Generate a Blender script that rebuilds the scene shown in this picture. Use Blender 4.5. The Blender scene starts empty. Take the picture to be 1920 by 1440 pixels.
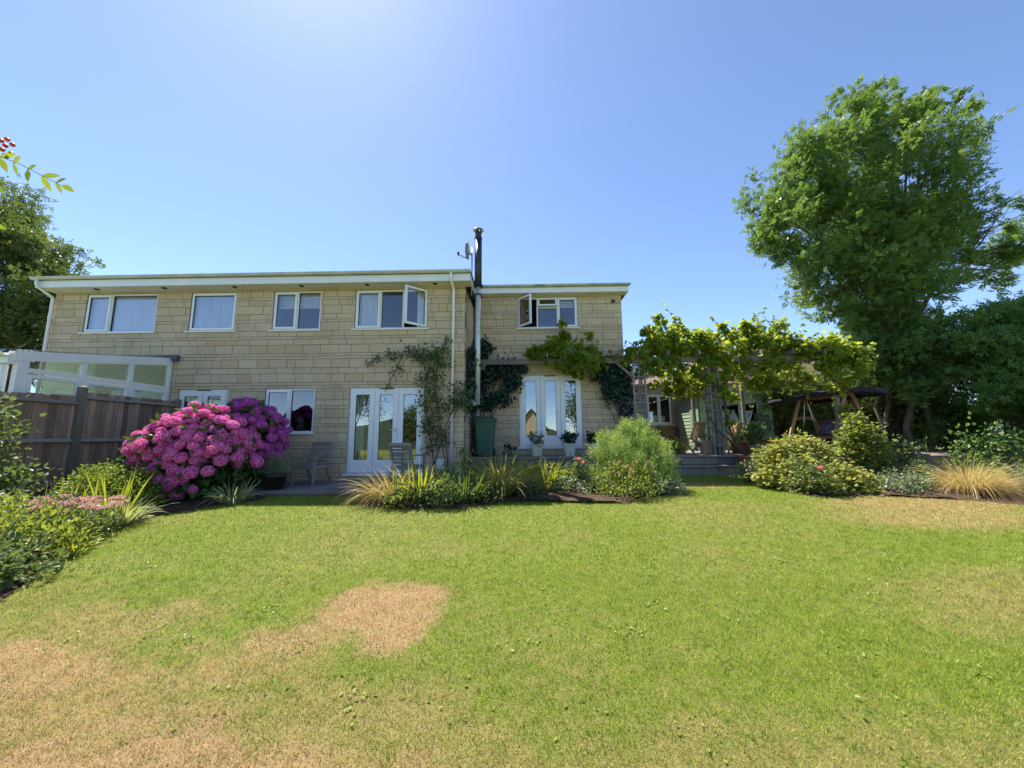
import bpy, bmesh, math, random
import numpy as np
from mathutils import Vector, Matrix, Euler

scene = bpy.context.scene
COL = scene.collection

# ------------------------------------------------------------------ camera
cam = bpy.data.cameras.new('camera')
cam.sensor_width = 36.0
cam.lens = 13.11
cam.clip_start = 0.05
cam.clip_end = 2000
camo = bpy.data.objects.new('camera', cam)
COL.objects.link(camo)
PITCH, YAW, ROLL = math.radians(7.922), math.radians(-1.348), math.radians(-0.398)
_f = Vector((math.sin(YAW) * math.cos(PITCH), math.cos(YAW) * math.cos(PITCH), math.sin(PITCH)))
_r = Vector((math.cos(YAW), -math.sin(YAW), 0))
_u = _r.cross(_f)
_R = _r * math.cos(ROLL) + _u * math.sin(ROLL)
_U = -_r * math.sin(ROLL) + _u * math.cos(ROLL)
camo.matrix_world = Matrix(((_R.x, _U.x, -_f.x, 0), (_R.y, _U.y, -_f.y, 0), (_R.z, _U.z, -_f.z, 1.6), (0, 0, 0, 1)))
scene.camera = camo

# ------------------------------------------------------------------ sky, sun, exposure
SUN_EL, SUN_AZ = math.radians(61.7), math.radians(-38.0)      # azimuth from +Y, negative is to the left
w = bpy.data.worlds.new('World')
scene.world = w
w.use_nodes = True
nt = w.node_tree
nt.nodes.clear()
sky = nt.nodes.new('ShaderNodeTexSky')
sky.sky_type = 'NISHITA'
sky.sun_disc = False
sky.sun_elevation = SUN_EL
sky.sun_rotation = SUN_AZ
sky.altitude = 50
sky.air_density = 0.6
sky.dust_density = 0.18
sky.ozone_density = 2.5
bg = nt.nodes.new('ShaderNodeBackground')
bg.inputs['Strength'].default_value = 0.135
wo = nt.nodes.new('ShaderNodeOutputWorld')
nt.links.new(sky.outputs[0], bg.inputs[0])
nt.links.new(bg.outputs[0], wo.inputs[0])
sun = bpy.data.lights.new('sun', 'SUN')
sun.energy = 5.0
sun.angle = math.radians(0.5)
sun.color = (1.0, 0.93, 0.82)
suno = bpy.data.objects.new('sun', sun)
COL.objects.link(suno)
SDIR = Vector((math.sin(SUN_AZ) * math.cos(SUN_EL), math.cos(SUN_AZ) * math.cos(SUN_EL), math.sin(SUN_EL)))
suno.rotation_euler = SDIR.to_track_quat('Z', 'Y').to_euler()
suno.location = SDIR * 40
scene.view_settings.view_transform = 'Standard'
scene.view_settings.look = 'None'
scene.view_settings.gamma = 1
scene.view_settings.exposure = 1.25
scene.cycles.max_bounces = 8
scene.cycles.transparent_max_bounces = 16
scene.cycles.diffuse_bounces = 4
scene.cycles.use_denoising = True

# ------------------------------------------------------------------ helpers
def tag(o, label=None, cat=None, group=None, kind=None):
    if label: o['label'] = label
    if cat: o['category'] = cat
    if group: o['group'] = group
    if kind: o['kind'] = kind
    return o

def empty(name, loc=(0, 0, 0), rz=0.0, label=None, cat=None, group=None):
    o = bpy.data.objects.new(name, None)
    o.empty_display_size = 0.2
    COL.objects.link(o)
    o.location = loc
    o.rotation_euler = (0, 0, rz)
    return tag(o, label, cat, group)

def link(name, me, m=None, parent=None, loc=None, rot=None, world=True):
    """links a mesh as an object; with world=True its coordinates are world ones and the parent only carries it"""
    o = bpy.data.objects.new(name, me)
    COL.objects.link(o)
    if m is not None and not me.materials:
        me.materials.append(m)
    if loc is not None: o.location = loc
    if rot is not None: o.rotation_euler = rot
    if parent is not None:
        o.parent = parent
        if world:
            o.matrix_parent_inverse = WM(parent).inverted()
    return o

def WM(o):
    m = o.matrix_parent_inverse @ o.matrix_basis if o.parent else o.matrix_basis.copy()
    return WM(o.parent) @ m if o.parent else m

class MB:
    def __init__(s):
        s.v, s.f, s.sm = [], [], []
    def add(s, vs, fs, smooth=False):
        b = len(s.v)
        s.v += [tuple(p) for p in vs]
        s.f += [tuple(i + b for i in f) for f in fs]
        s.sm += [smooth] * len(fs)
        return s
    def box(s, x0, x1, y0, y1, z0, z1, M=None):
        vs = [Vector((x, y, z)) for x in (x0, x1) for y in (y0, y1) for z in (z0, z1)]
        if M is not None: vs = [M @ p for p in vs]
        return s.add(vs, [(0, 1, 3, 2), (4, 6, 7, 5), (0, 4, 5, 1), (2, 3, 7, 6), (0, 2, 6, 4), (1, 5, 7, 3)])
    def bar(s, a, b, w, h, up=(0, 0, 1)):
        a, b = Vector(a), Vector(b)
        d = (b - a).normalized()
        up = Vector(up)
        if abs(d.dot(up)) > .98: up = Vector((0, 1, 0))
        x = d.cross(up).normalized()
        y = x.cross(d)
        vs = []
        for p in (a, b):
            for i, j in ((-1, -1), (1, -1), (1, 1), (-1, 1)):
                vs.append(p + x * w * .5 * i + y * h * .5 * j)
        return s.add(vs, [(3, 2, 1, 0), (4, 5, 6, 7), (0, 1, 5, 4), (1, 2, 6, 5), (2, 3, 7, 6), (3, 0, 4, 7)])
    def tube(s, pts, rad, n=7, cap=True):
        pts = [Vector(p) for p in pts]
        if not hasattr(rad, '__len__'): rad = [rad] * len(pts)
        vs, fs = [], []
        prev = None
        for i, p in enumerate(pts):
            t = (pts[min(i + 1, len(pts) - 1)] - pts[max(i - 1, 0)])
            t = t.normalized() if t.length > 1e-9 else Vector((0, 0, 1))
            if prev is None:
                a = Vector((0, 0, 1)) if abs(t.z) < .9 else Vector((1, 0, 0))
                x = t.cross(a).normalized()
            else:
                x = (prev - t * prev.dot(t))
                x = x.normalized() if x.length > 1e-6 else t.orthogonal().normalized()
            prev = x
            y = t.cross(x)
            for k in range(n):
                an = 2 * math.pi * k / n
                vs.append(p + (x * math.cos(an) + y * math.sin(an)) * rad[i])
        for i in range(len(pts) - 1):
            for k in range(n):
                k2 = (k + 1) % n
                fs.append((i * n + k, i * n + k2, (i + 1) * n + k2, (i + 1) * n + k))
        s.add(vs, fs, True)
        if cap:
            b = len(s.v) - len(vs)
            s.f.append(tuple(b + k for k in reversed(range(n)))); s.sm.append(False)
            s.f.append(tuple(b + (len(pts) - 1) * n + k for k in range(n))); s.sm.append(False)
        return s
    def lathe(s, prof, n=20, c=(0, 0, 0), sq=None):
        """prof: (r, z) list; sq: superellipse exponent for rounded-square plans"""
        vs, fs = [], []
        for r, z in prof:
            for k in range(n):
                a = 2 * math.pi * (k + .5) / n
                ca, sa = math.cos(a), math.sin(a)
                q = 1.0
                if sq: q = 1.0 / (abs(ca) ** sq + abs(sa) ** sq) ** (1.0 / sq)
                vs.append((c[0] + r * q * ca, c[1] + r * q * sa, c[2] + z))
        for i in range(len(prof) - 1):
            for k in range(n):
                k2 = (k + 1) % n
                fs.append((i * n + k, i * n + k2, (i + 1) * n + k2, (i + 1) * n + k))
        s.add(vs, fs, sq is None)
        return s
    def disc(s, c, r, n=16):
        return s.add([(c[0] + r * math.cos(2 * math.pi * k / n), c[1] + r * math.sin(2 * math.pi * k / n), c[2]) for k in range(n)], [tuple(range(n))])
    def mesh(s, name):
        me = bpy.data.meshes.new(name)
        me.from_pydata(s.v, [], s.f)
        me.polygons.foreach_set('use_smooth', s.sm)
        me.update()
        return me
    def build(s, name, m, parent=None, **k):
        return link(name, s.mesh(name), m, parent, **k)

def np_mesh(name, V, F, rnd=None, smooth=False):
    """V (n,3), F (m,k) same-size polygons, optional per-vertex value"""
    me = bpy.data.meshes.new(name)
    V = np.ascontiguousarray(V, dtype=np.float32)
    F = np.ascontiguousarray(F, dtype=np.int32)
    k = F.shape[1]
    me.vertices.add(len(V)); me.vertices.foreach_set('co', V.ravel())
    me.loops.add(F.size); me.loops.foreach_set('vertex_index', F.ravel())
    me.polygons.add(len(F))
    me.polygons.foreach_set('loop_start', np.arange(0, F.size, k, dtype=np.int32))
    me.polygons.foreach_set('use_smooth', np.full(len(F), smooth))
    me.update(calc_edges=True)
    if rnd is not None:
        a = me.attributes.new('rnd', 'FLOAT', 'POINT')
        a.data.foreach_set('value', np.ascontiguousarray(rnd, dtype=np.float32))
    return me

def unit(a):
    return a / np.maximum(np.linalg.norm(a, axis=-1, keepdims=True), 1e-9)

# leaf templates: vertices (along, across, lift), triangles
def _pinnate(pairs=3, ll=.44, lw=.21):
    V, T = [], []
    def leaflet(x, y, ang, l, wd):
        b = len(V)
        ca, sa = math.cos(ang), math.sin(ang)
        for a, c, h in ((0, 0, 0), (.4, .5, .03), (1, 0, -.02), (.4, -.5, .03)):
            V.append((x + a * l * ca - c * wd * sa, y + a * l * sa + c * wd * ca, h - .10 * (x + a * l) ** 2))
        T.extend([(b, b + 1, b + 2), (b, b + 2, b + 3)])
    for i in range(pairs):
        x = .2 + .6 * i / pairs
        for sgn in (-1, 1):
            leaflet(x, 0, sgn * 1.0, ll * (1 - .1 * i), lw)
    leaflet(.78, 0, 0, ll * .8, lw)
    return V, T
def _lobed():
    pts = [(0, 0), (.06, .3), (-.05, .5), (.3, .42), (.55, .58), (.62, .25), (1, 0), (.62, -.25), (.55, -.58), (.3, -.42), (-.05, -.5), (.06, -.3)]
    V = [(x, y, -.12 * y * y * 2 - .12 * x * x) for x, y in pts] + [(.35, 0, .05)]
    n = len(pts)
    return V, [(n, i, (i + 1) % n) for i in range(n)]
def _sprig(n=9):
    V, T = [], []
    for i in range(n):
        x = i / n
        a = i * 2.4
        b = len(V)
        y, z = math.cos(a), math.sin(a)
        V.extend([(x, 0, 0), (x + .12, .13 * y - .03 * z, .13 * z + .03 * y), (x + .20, .20 * y, .20 * z), (x + .10, .13 * y + .03 * z, .13 * z - .03 * y)])
        T.extend([(b, b + 1, b + 2), (b, b + 2, b + 3)])
    return V, T
def _cluster():
    """five small oval leaves round a twig tip"""
    V, T = [], []
    for i, (x, an, l) in enumerate(((0, 1.1, .5), (.1, -1.1, .5), (.3, .7, .5), (.38, -.8, .5), (.5, 0, .5))):
        b = len(V)
        ca, sa = math.cos(an), math.sin(an)
        z = .12 * math.sin(i * 2.1)
        for a, c, h in ((0, 0, 0), (.45, .5, .04), (1, 0, -.05), (.45, -.5, .04)):
            V.append((x + a * l * ca - c * .26 * sa, a * l * sa + c * .26 * ca, h + z * a))
        T.extend([(b, b + 1, b + 2), (b, b + 2, b + 3)])
    return V, T
TPL = {
    'rhomb': ([(0, 0, 0), (.42, .5, .07), (1, 0, -.06), (.42, -.5, .07)], [(0, 1, 2), (0, 2, 3)]),
    'oval': ([(0, 0, 0), (.25, .42, .06), (.65, .42, .05), (1, 0, -.08), (.65, -.42, .05), (.25, -.42, .06)], [(0, 1, 2), (0, 2, 3), (0, 3, 4), (0, 4, 5)]),
    'pinnate': _pinnate(), 'lobed': _lobed(), 'sprig': _sprig(), 'cluster': _cluster(),
    'maple': (lambda t: t)(_lobed()),
}

def leaves(name, P, D, L, W, m, parent, rng, tpl='rhomb', up=.6, rnd=None, kind='stuff'):
    """one joined foliage mesh: each leaf from a template at P, along D"""
    n = len(P)
    D = unit(D)
    U = rng.normal(size=(n, 3)) * (1 - up)
    U[:, 2] += up
    S = unit(np.cross(U, D))
    N = np.cross(D, S)
    tv = np.array(TPL[tpl][0]); tt = np.array(TPL[tpl][1])
    L = np.broadcast_to(np.asarray(L, float), (n,)); W = np.broadcast_to(np.asarray(W, float), (n,))
    V = (P[:, None, :] + D[:, None, :] * (tv[None, :, 0:1] * L[:, None, None]) + S[:, None, :] * (tv[None, :, 1:2] * W[:, None, None])
         + N[:, None, :] * (tv[None, :, 2:3] * L[:, None, None]))
    k = len(tv)
    F = (tt[None] + (np.arange(n) * k)[:, None, None]).reshape(-1, 3)
    if rnd is None: rnd = rng.random(n)
    me = np_mesh(name, V.reshape(-1, 3), F, np.repeat(rnd, k))
    o = link(name, me, m, parent)
    if kind: o['kind'] = kind
    return o

def scatter(lobes, n, rng, clump=.26, per=14, inner=.35):
    """points in clumps spread through a set of balls (x, y, z, r[, flatten]); returns points and outward directions"""
    lb = np.array([l[:4] for l in lobes], float)
    fl = np.array([l[4] if len(l) > 4 else 1.0 for l in lobes])
    pr = lb[:, 3] ** 2
    nc = max(1, n // per)
    li = rng.choice(len(lb), nc, p=pr / pr.sum())
    d = unit(rng.normal(size=(nc, 3)))
    rad = lb[li, 3] * (inner + (1 - inner) * rng.random(nc) ** .5)
    off = d * rad[:, None]
    off[:, 2] *= fl[li]
    cc = lb[li, :3] + off
    ci = rng.integers(0, nc, n)
    P = cc[ci] + rng.normal(size=(n, 3)) * (lb[li[ci], 3] * clump)[:, None]
    O = unit(P - lb[li[ci], :3])
    tone = rng.random(nc)[ci] * .55 + rng.random(n) * .45
    return P, O, tone

def straps(name, P0, D0, L, W, droop, m, parent, rng, seg=5, twist=.3, kind='stuff', rnd=None, taper=1.0):
    """arching strap leaves / grass blades; droop bends them down towards the tip"""
    n = len(P0)
    D0 = unit(D0)
    L = np.broadcast_to(np.asarray(L, float), (n,)); W = np.broadcast_to(np.asarray(W, float), (n,)); droop = np.broadcast_to(np.asarray(droop, float), (n,))
    S = unit(np.cross(D0, np.array([0, 0, 1.0])) + rng.normal(size=(n, 3)) * twist)
    vs = []
    for i in range(seg + 1):
        t = i / seg
        c = P0 + D0 * (L * t)[:, None]
        c[:, 2] -= droop * L * t ** 2.2
        wd = W * (1 - t ** 1.6 * taper) * (.6 + .8 * min(t * 3, 1)) * .5 + .0006
        vs += [c - S * wd[:, None], c + S * wd[:, None]]
    V = np.stack(vs, 1)
    k = 2 * (seg + 1)
    q = np.array([(2 * i, 2 * i + 1, 2 * i + 3, 2 * i + 2) for i in range(seg)])
    F = (q[None] + (np.arange(n) * k)[:, None, None]).reshape(-1, 4)
    if rnd is None: rnd = rng.random(n)
    me = np_mesh(name, V.reshape(-1, 3), F, np.repeat(rnd, k))
    o = link(name, me, m, parent)
    if kind: o['kind'] = kind
    return o

# ------------------------------------------------------------------ materials
MATS = {}
def new_mat(name):
    m = bpy.data.materials.new(name)
    m.use_nodes = True
    MATS[name] = m
    t = m.node_tree
    return m, t, t.nodes['Principled BSDF'], t.nodes['Material Output']

def N(t, typ, **k):
    n = t.nodes.new(typ)
    for a, b in k.items(): setattr(n, a, b)
    return n

def mixc(t, fac, a, b, blend='MIX'):
    n = N(t, 'ShaderNodeMix', data_type='RGBA', blend_type=blend)
    for s, v in ((n.inputs[0], fac), (n.inputs[6], a), (n.inputs[7], b)):
        if hasattr(v, 'links') or isinstance(v, bpy.types.NodeSocket): t.links.new(v, s)
        elif isinstance(v, (int, float)): s.default_value = v
        else: s.default_value = (*v[:3], 1)
    return n.outputs[2]

def mth(t, op, a, b=None, c=None, clamp=False):
    n = N(t, 'ShaderNodeMath', operation=op, use_clamp=clamp)
    for i, v in enumerate((a, b, c)):
        if v is None: continue
        if isinstance(v, (int, float)): n.inputs[i].default_value = v
        else: t.links.new(v, n.inputs[i])
    return n.outputs[0]

def noise(t, scale=5, detail=4, rough=.55, coord='Object', stretch=None, dist=0):
    if coord == 'Position':
        tc = N(t, 'ShaderNodeNewGeometry').outputs['Position']
    else:
        tc = N(t, 'ShaderNodeTexCoord').outputs[coord]
    if stretch:
        mp = N(t, 'ShaderNodeMapping')
        mp.inputs['Scale'].default_value = stretch
        t.links.new(tc, mp.inputs[0]); tc = mp.outputs[0]
    n = N(t, 'ShaderNodeTexNoise')
    n.inputs['Scale'].default_value = scale
    n.inputs['Detail'].default_value = detail
    n.inputs['Roughness'].default_value = rough
    n.inputs['Distortion'].default_value = dist
    t.links.new(tc, n.inputs['Vector'])
    return n.outputs[0]

def contrast(t, s, lo, hi):
    n = N(t, 'ShaderNodeMapRange')
    n.inputs[1].default_value = lo; n.inputs[2].default_value = hi
    t.links.new(s, n.inputs[0])
    return n.outputs[0]

def bump(t, h, strength, dist, bsdf):
    b = N(t, 'ShaderNodeBump')
    b.inputs['Strength'].default_value = strength
    b.inputs['Distance'].default_value = dist
    t.links.new(h, b.inputs['Height'])
    t.links.new(b.outputs[0], bsdf.inputs['Normal'])

def mat(name, c1, c2=None, scale=4, rough=.6, bmp=0, bscale=40, rand=0, stretch=None, metal=0, lo=.35, hi=.65, spec=.4, coord='Position', coat=0):
    m, t, b, o = new_mat(name)
    b.inputs['Roughness'].default_value = rough
    b.inputs['Metallic'].default_value = metal
    b.inputs['Specular IOR Level'].default_value = spec
    if coat: b.inputs['Coat Weight'].default_value = coat
    c2 = c2 or tuple(x * .8 for x in c1)
    col = mixc(t, contrast(t, noise(t, scale, 5, .6, coord, stretch), lo, hi), c1, c2)
    if rand:
        r = N(t, 'ShaderNodeObjectInfo').outputs['Random']
        v = mth(t, 'ADD', mth(t, 'MULTIPLY', r, 2 * rand), 1 - rand)
        hs = N(t, 'ShaderNodeHueSaturation')
        t.links.new(v, hs.inputs['Value']); t.links.new(col, hs.inputs['Color'])
        col = hs.outputs[0]
    t.links.new(col, b.inputs['Base Color'])
    if bmp: bump(t, noise(t, bscale, 4, .6, coord, stretch), bmp, .01, b)
    return m

def leafmat(name, c1, c2, c3=None, trans=.35, rough=.45, spec=.35, big=0.8, tint=None):
    """c1 dark to c2 light by the leaf's own value, c3 for a few odd leaves"""
    m, t, b, o = new_mat(name)
    a = N(t, 'ShaderNodeAttribute', attribute_name='rnd').outputs['Fac']
    col = mixc(t, a, c1, c2)
    if c3: col = mixc(t, contrast(t, a, .86, .97), col, c3)
    col = mixc(t, mth(t, 'MULTIPLY', contrast(t, noise(t, big, 2, .5, 'Position'), .4, .7), .35), col, c2)
    t.links.new(col, b.inputs['Base Color'])
    b.inputs['Roughness'].default_value = rough
    b.inputs['Specular IOR Level'].default_value = spec
    tr = N(t, 'ShaderNodeBsdfTranslucent')
    tc = mixc(t, .5, col, tint or (c2[0] * 1.7, c2[1] * 1.7, c2[2] * .7))
    t.links.new(tc, tr.inputs[0])
    mx = N(t, 'ShaderNodeMixShader')
    mx.inputs[0].default_value = trans
    t.links.new(b.outputs[0], mx.inputs[1]); t.links.new(tr.outputs[0], mx.inputs[2])
    t.links.new(mx.outputs[0], o.inputs[0])
    return m

# ground colours: green turf with sun-scorched straw patches
DRY = [(-1.14, 3.2, .58, .44, 1.0), (-.92, 3.0, .36, .36, 1.0), (-.88, 3.42, .30, .26, 1.0), (-1.38, 3.42, .28, .24, 1.0), (-1.55, 2.75, .42, .3, .8), (-1.75, 1.65, 1.3, .55, .95), (-3.4, 2.35, 1.2, .5, .85), (-2.0, 2.45, .8, .3, .6), (-.9, 2.2, .6, .3, .5), (-0.7, 1.6, .9, .5, .7), (-2.6, 2.1, .8, .6, .7), (-3.1, 3.0, .8, .35, .55),
       (6.2, 5.7, 1.9, .7, .6), (3.7, 8.4, 1.1, .35, .75), (6.8, 6.5, 2.0, .6, .7), (4.6, 3.2, 1.7, .8, .42), (-0.95, 4.5, .5, .4, .22), (3.2, 6.3, 1.6, .5, .25), (1.2, 1.7, 2.0, .6, .34)]
def dry_mask(t):
    pos = N(t, 'ShaderNodeNewGeometry').outputs['Position']
    nz = N(t, 'ShaderNodeTexNoise'); nz.inputs['Scale'].default_value = 2.2; nz.inputs['Detail'].default_value = 5
    t.links.new(pos, nz.inputs['Vector'])
    off = N(t, 'ShaderNodeVectorMath', operation='MULTIPLY_ADD')
    t.links.new(nz.outputs['Color'], off.inputs[0])
    off.inputs[1].default_value = (.8, .8, 0); off.inputs[2].default_value = (-.4, -.4, 0)
    p2 = N(t, 'ShaderNodeVectorMath', operation='ADD')
    t.links.new(pos, p2.inputs[0]); t.links.new(off.outputs[0], p2.inputs[1])
    acc = None
    for x, y, rx, ry, am in DRY:
        s = N(t, 'ShaderNodeVectorMath', operation='SUBTRACT'); t.links.new(p2.outputs[0], s.inputs[0]); s.inputs[1].default_value = (x, y, 0)
        d = N(t, 'ShaderNodeVectorMath', operation='MULTIPLY'); t.links.new(s.outputs[0], d.inputs[0]); d.inputs[1].default_value = (1 / rx, 1 / ry, 0)
        l = N(t, 'ShaderNodeVectorMath', operation='LENGTH'); t.links.new(d.outputs[0], l.inputs[0])
        v = mth(t, 'MULTIPLY', contrast(t, l.outputs['Value'], 1.25, .6), am)
        acc = v if acc is None else mth(t, 'MAXIMUM', acc, v)
    wide = mth(t, 'MULTIPLY', contrast(t, noise(t, .55, 4, .6, 'Position'), .43, .73), .34)
    fine = mth(t, 'MULTIPLY', mth(t, 'SUBTRACT', noise(t, 11, 5, .7, 'Position'), .5), 1.1)
    return mth(t, 'ADD', mth(t, 'MAXIMUM', acc, wide), fine, clamp=True)

def grass_mat(name, blades):
    m, t, b, o = new_mat(name)
    dm = dry_mask(t)
    if blades:
        a = N(t, 'ShaderNodeAttribute', attribute_name='rnd').outputs['Fac']
        g = mixc(t, a, (.078, .168, .008), (.41, .54, .052))
        s = mixc(t, a, (.33, .20, .075), (.78, .555, .285))
        dm = mth(t, 'ADD', dm, mth(t, 'MULTIPLY', mth(t, 'SUBTRACT', a, .5), .5), clamp=True)
    else:
        a = noise(t, 60, 4, .7, 'Position')
        g = mixc(t, a, (.07, .115, .010), (.22, .25, .03))
        s = mixc(t, a, (.22, .15, .065), (.45, .33, .17))
    col = mixc(t, dm, g, s)
    t.links.new(col, b.inputs['Base Color'])
    b.inputs['Roughness'].default_value = .65
    b.inputs['Specular IOR Level'].default_value = .25
    if blades:
        tr = N(t, 'ShaderNodeBsdfTranslucent'); t.links.new(col, tr.inputs[0])
        mx = N(t, 'ShaderNodeMixShader'); mx.inputs[0].default_value = .4
        t.links.new(b.outputs[0], mx.inputs[1]); t.links.new(tr.outputs[0], mx.inputs[2]); t.links.new(mx.outputs[0], o.inputs[0])
    else:
        bump(t, noise(t, 90, 5, .7, 'Position'), .8, .03, b)
    return m

def stone_mat(name, c1, c2, c3):
    m, t, b, o = new_mat(name)
    a = N(t, 'ShaderNodeAttribute', attribute_name='rnd').outputs['Fac']
    r = mth(t, 'FRACT', mth(t, 'ADD', a, N(t, 'ShaderNodeObjectInfo').outputs['Random']))
    col = mixc(t, r, c1, c2)
    col = mixc(t, contrast(t, r, .9, .93), col, c3)
    col = mixc(t, mth(t, 'MULTIPLY', contrast(t, noise(t, 14, 6, .65, 'Position'), .4, .75), .3), col, tuple(x * .72 for x in c1))
    col = mixc(t, mth(t, 'MULTIPLY', contrast(t, noise(t, 1.1, 5, .6, 'Position', (1, 1, .35)), .48, .78), .45), col, (c1[0] * .6, c1[1] * .55, c1[2] * .52))
    t.links.new(col, b.inputs['Base Color'])
    b.inputs['Roughness'].default_value = .9
    b.inputs['Specular IOR Level'].default_value = .2
    bump(t, noise(t, 55, 6, .7, 'Position'), .5, .012, b)
    return m

def glass_mat(name, refl=.22, tint=(.82, .88, .86)):
    m, t, b, o = new_mat(name)
    t.nodes.remove(b)
    tr = N(t, 'ShaderNodeBsdfTransparent'); tr.inputs[0].default_value = (*tint, 1)
    gl = N(t, 'ShaderNodeBsdfGlossy'); gl.inputs['Roughness'].default_value = .003
    lw = N(t, 'ShaderNodeLayerWeight'); lw.inputs[0].default_value = .35
    f = mth(t, 'ADD', mth(t, 'MULTIPLY', lw.outputs['Fresnel'], .55), refl, clamp=True)
    nz = noise(t, 1.4, 1, .4, 'Position')
    bu = N(t, 'ShaderNodeBump'); bu.inputs['Strength'].default_value = .02; bu.inputs['Distance'].default_value = .08
    t.links.new(nz, bu.inputs['Height']); t.links.new(bu.outputs[0], gl.inputs['Normal'])
    mx = N(t, 'ShaderNodeMixShader')
    t.links.new(f, mx.inputs[0]); t.links.new(tr.outputs[0], mx.inputs[1]); t.links.new(gl.outputs[0], mx.inputs[2])
    t.links.new(mx.outputs[0], o.inputs[0])
    return m

def wood_mat(name, c1, c2, rand=.25, axis='z', rough=.75):
    st = {'z': (9, 9, .7), 'x': (.7, 9, 9), 'y': (9, .7, 9)}[axis]
    return mat(name, c1, c2, scale=4, rough=rough, bmp=.4, bscale=12, rand=rand, stretch=st, lo=.3, hi=.7, spec=.25)

M_LAWN = grass_mat('turf', False)
M_BLADE = grass_mat('grass_blades', True)
M_SOIL = mat('soil', (.10, .068, .045), (.045, .03, .02), scale=14, rough=.95, bmp=1, bscale=60, spec=.1)
M_STONE = stone_mat('buff_stone', (.61, .485, .33), (.52, .41, .278), (.53, .395, .24))
M_MORTAR = mat('mortar', (.24, .185, .125), (.17, .13, .095), scale=30, rough=.95)
M_GREYSTONE = stone_mat('weathered_stone', (.27, .235, .19), (.19, .165, .14), (.15, .13, .115))
M_UPVC = mat('white_upvc', (.80, .81, .82), (.74, .75, .76), scale=3, rough=.3, spec=.5)
M_GUTTER = mat('grimy_gutter', (.58, .58, .57), (.38, .39, .36), scale=2.6, rough=.5, stretch=(1, 1, 6), lo=.4, hi=.75)
M_SOFFIT = mat('soffit', (.74, .72, .70), (.62, .59, .56), scale=2, rough=.6)
M_GLASS = glass_mat('glass', .09, (.93, .95, .97))
M_GLASSLOW = glass_mat('door_glass', refl=.2)
M_GLASSC = glass_mat('conservatory_glass', refl=.12, tint=(.86, .92, .86))
M_RUBBER = mat('black_seal', (.015, .015, .017), rough=.6)
M_BLACK = mat('black_metal', (.02, .021, .025), (.03, .03, .034), rough=.4, spec=.5)
M_STEEL = mat('steel', (.55, .54, .52), (.4, .38, .36), rough=.3, metal=.9)
M_DARKIN = mat('dark_interior', (.10, .095, .085), (.07, .065, .06), rough=.9)
M_CURTAIN = mat('white_curtain', (.88, .88, .90), (.74, .74, .80), scale=3, rough=.9, stretch=(12, 1, .5))
M_BLIND = mat('pale_blind', (.72, .70, .66), rough=.8)
M_ROOF = mat('roof_felt', (.07, .07, .07), (.10, .10, .095), scale=6, rough=.9, bmp=.3)
M_LEAD = mat('lead_flashing', (.06, .065, .08), (.09, .095, .11), rough=.5)
M_BRICK = mat('red_brick', (.30, .14, .10), (.22, .10, .075), scale=8, rough=.9, bmp=.4)
M_FENCE = wood_mat('weathered_fence', (.25, .165, .11), (.42, .32, .235), .45)
M_FENCER = wood_mat('fence_rail', (.36, .33, .28), (.22, .19, .155), .2, 'y')
M_POST = wood_mat('fence_post', (.24, .23, .19), (.15, .14, .115), .15)
M_PERG = wood_mat('grey_pergola_timber', (.25, .225, .19), (.14, .12, .10), .2, 'x')
M_TRELLIS = wood_mat('grey_trellis_timber', (.27, .25, .23), (.16, .145, .13), .2)
M_TEAK = wood_mat('grey_teak', (.26, .235, .22), (.17, .15, .14), .2)
M_BLOND = wood_mat('blond_timber', (.46, .31, .16), (.32, .20, .10), .15)
M_SWING = wood_mat('swing_timber', (.38, .19, .09), (.27, .13, .06), .15)
M_CANOPY = mat('black_canvas', (.022, .023, .03), (.04, .04, .05), scale=6, rough=.9, spec=.2)
M_SHED = wood_mat('green_shed_paint', (.32, .43, .28), (.25, .35, .22), .12, 'y', .6)
M_BIN = mat('green_plastic', (.012, .085, .06), (.018, .10, .07), scale=2, rough=.42, spec=.45)
M_PATIO = stone_mat('patio_paving', (.24, .215, .20), (.19, .17, .16), (.16, .145, .135))
M_TERRA = mat('terracotta', (.42, .15, .075), (.33, .115, .06), scale=7, rough=.85, bmp=.3)
M_CREAMPOT = mat('pale_planter', (.55, .58, .50), (.47, .50, .42), scale=5, rough=.6)
M_DARKPOT = mat('dark_glazed_pot', (.035, .022, .022), (.055, .035, .03), scale=4, rough=.35)
M_STONEPOT = mat('stone_trough', (.24, .19, .15), (.16, .13, .105), scale=9, rough=.9, bmp=.5)
M_BARK = mat('bark', (.17, .14, .11), (.085, .07, .055), scale=6, rough=.95, bmp=.9, bscale=18, stretch=(3, 3, .6))
M_TWIG = mat('twig', (.10, .075, .05), (.06, .045, .03), scale=9, rough=.9)
M_RENDER = mat('buff_render', (.40, .34, .25), (.34, .28, .2), scale=3, rough=.9)
M_CUSHION = mat('purple_grey_cushion', (.20, .18, .24), (.12, .11, .17), scale=8, rough=.9)

# ------------------------------------------------------------------ ground
KY = np.array([-400, -50, -25, 0, 3, 5, 7, 8.5, 10, 14, 400.]); KZ = np.array([-2.2, -1.6, -1.2, 0, .22, .36, .47, .515, .545, .6, .6])
def gz(y):
    y = np.asarray(y, float)
    return sum(np.interp(y + d, KY, KZ) for d in (-.8, -.4, 0, .4, .8)) / 5

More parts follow.
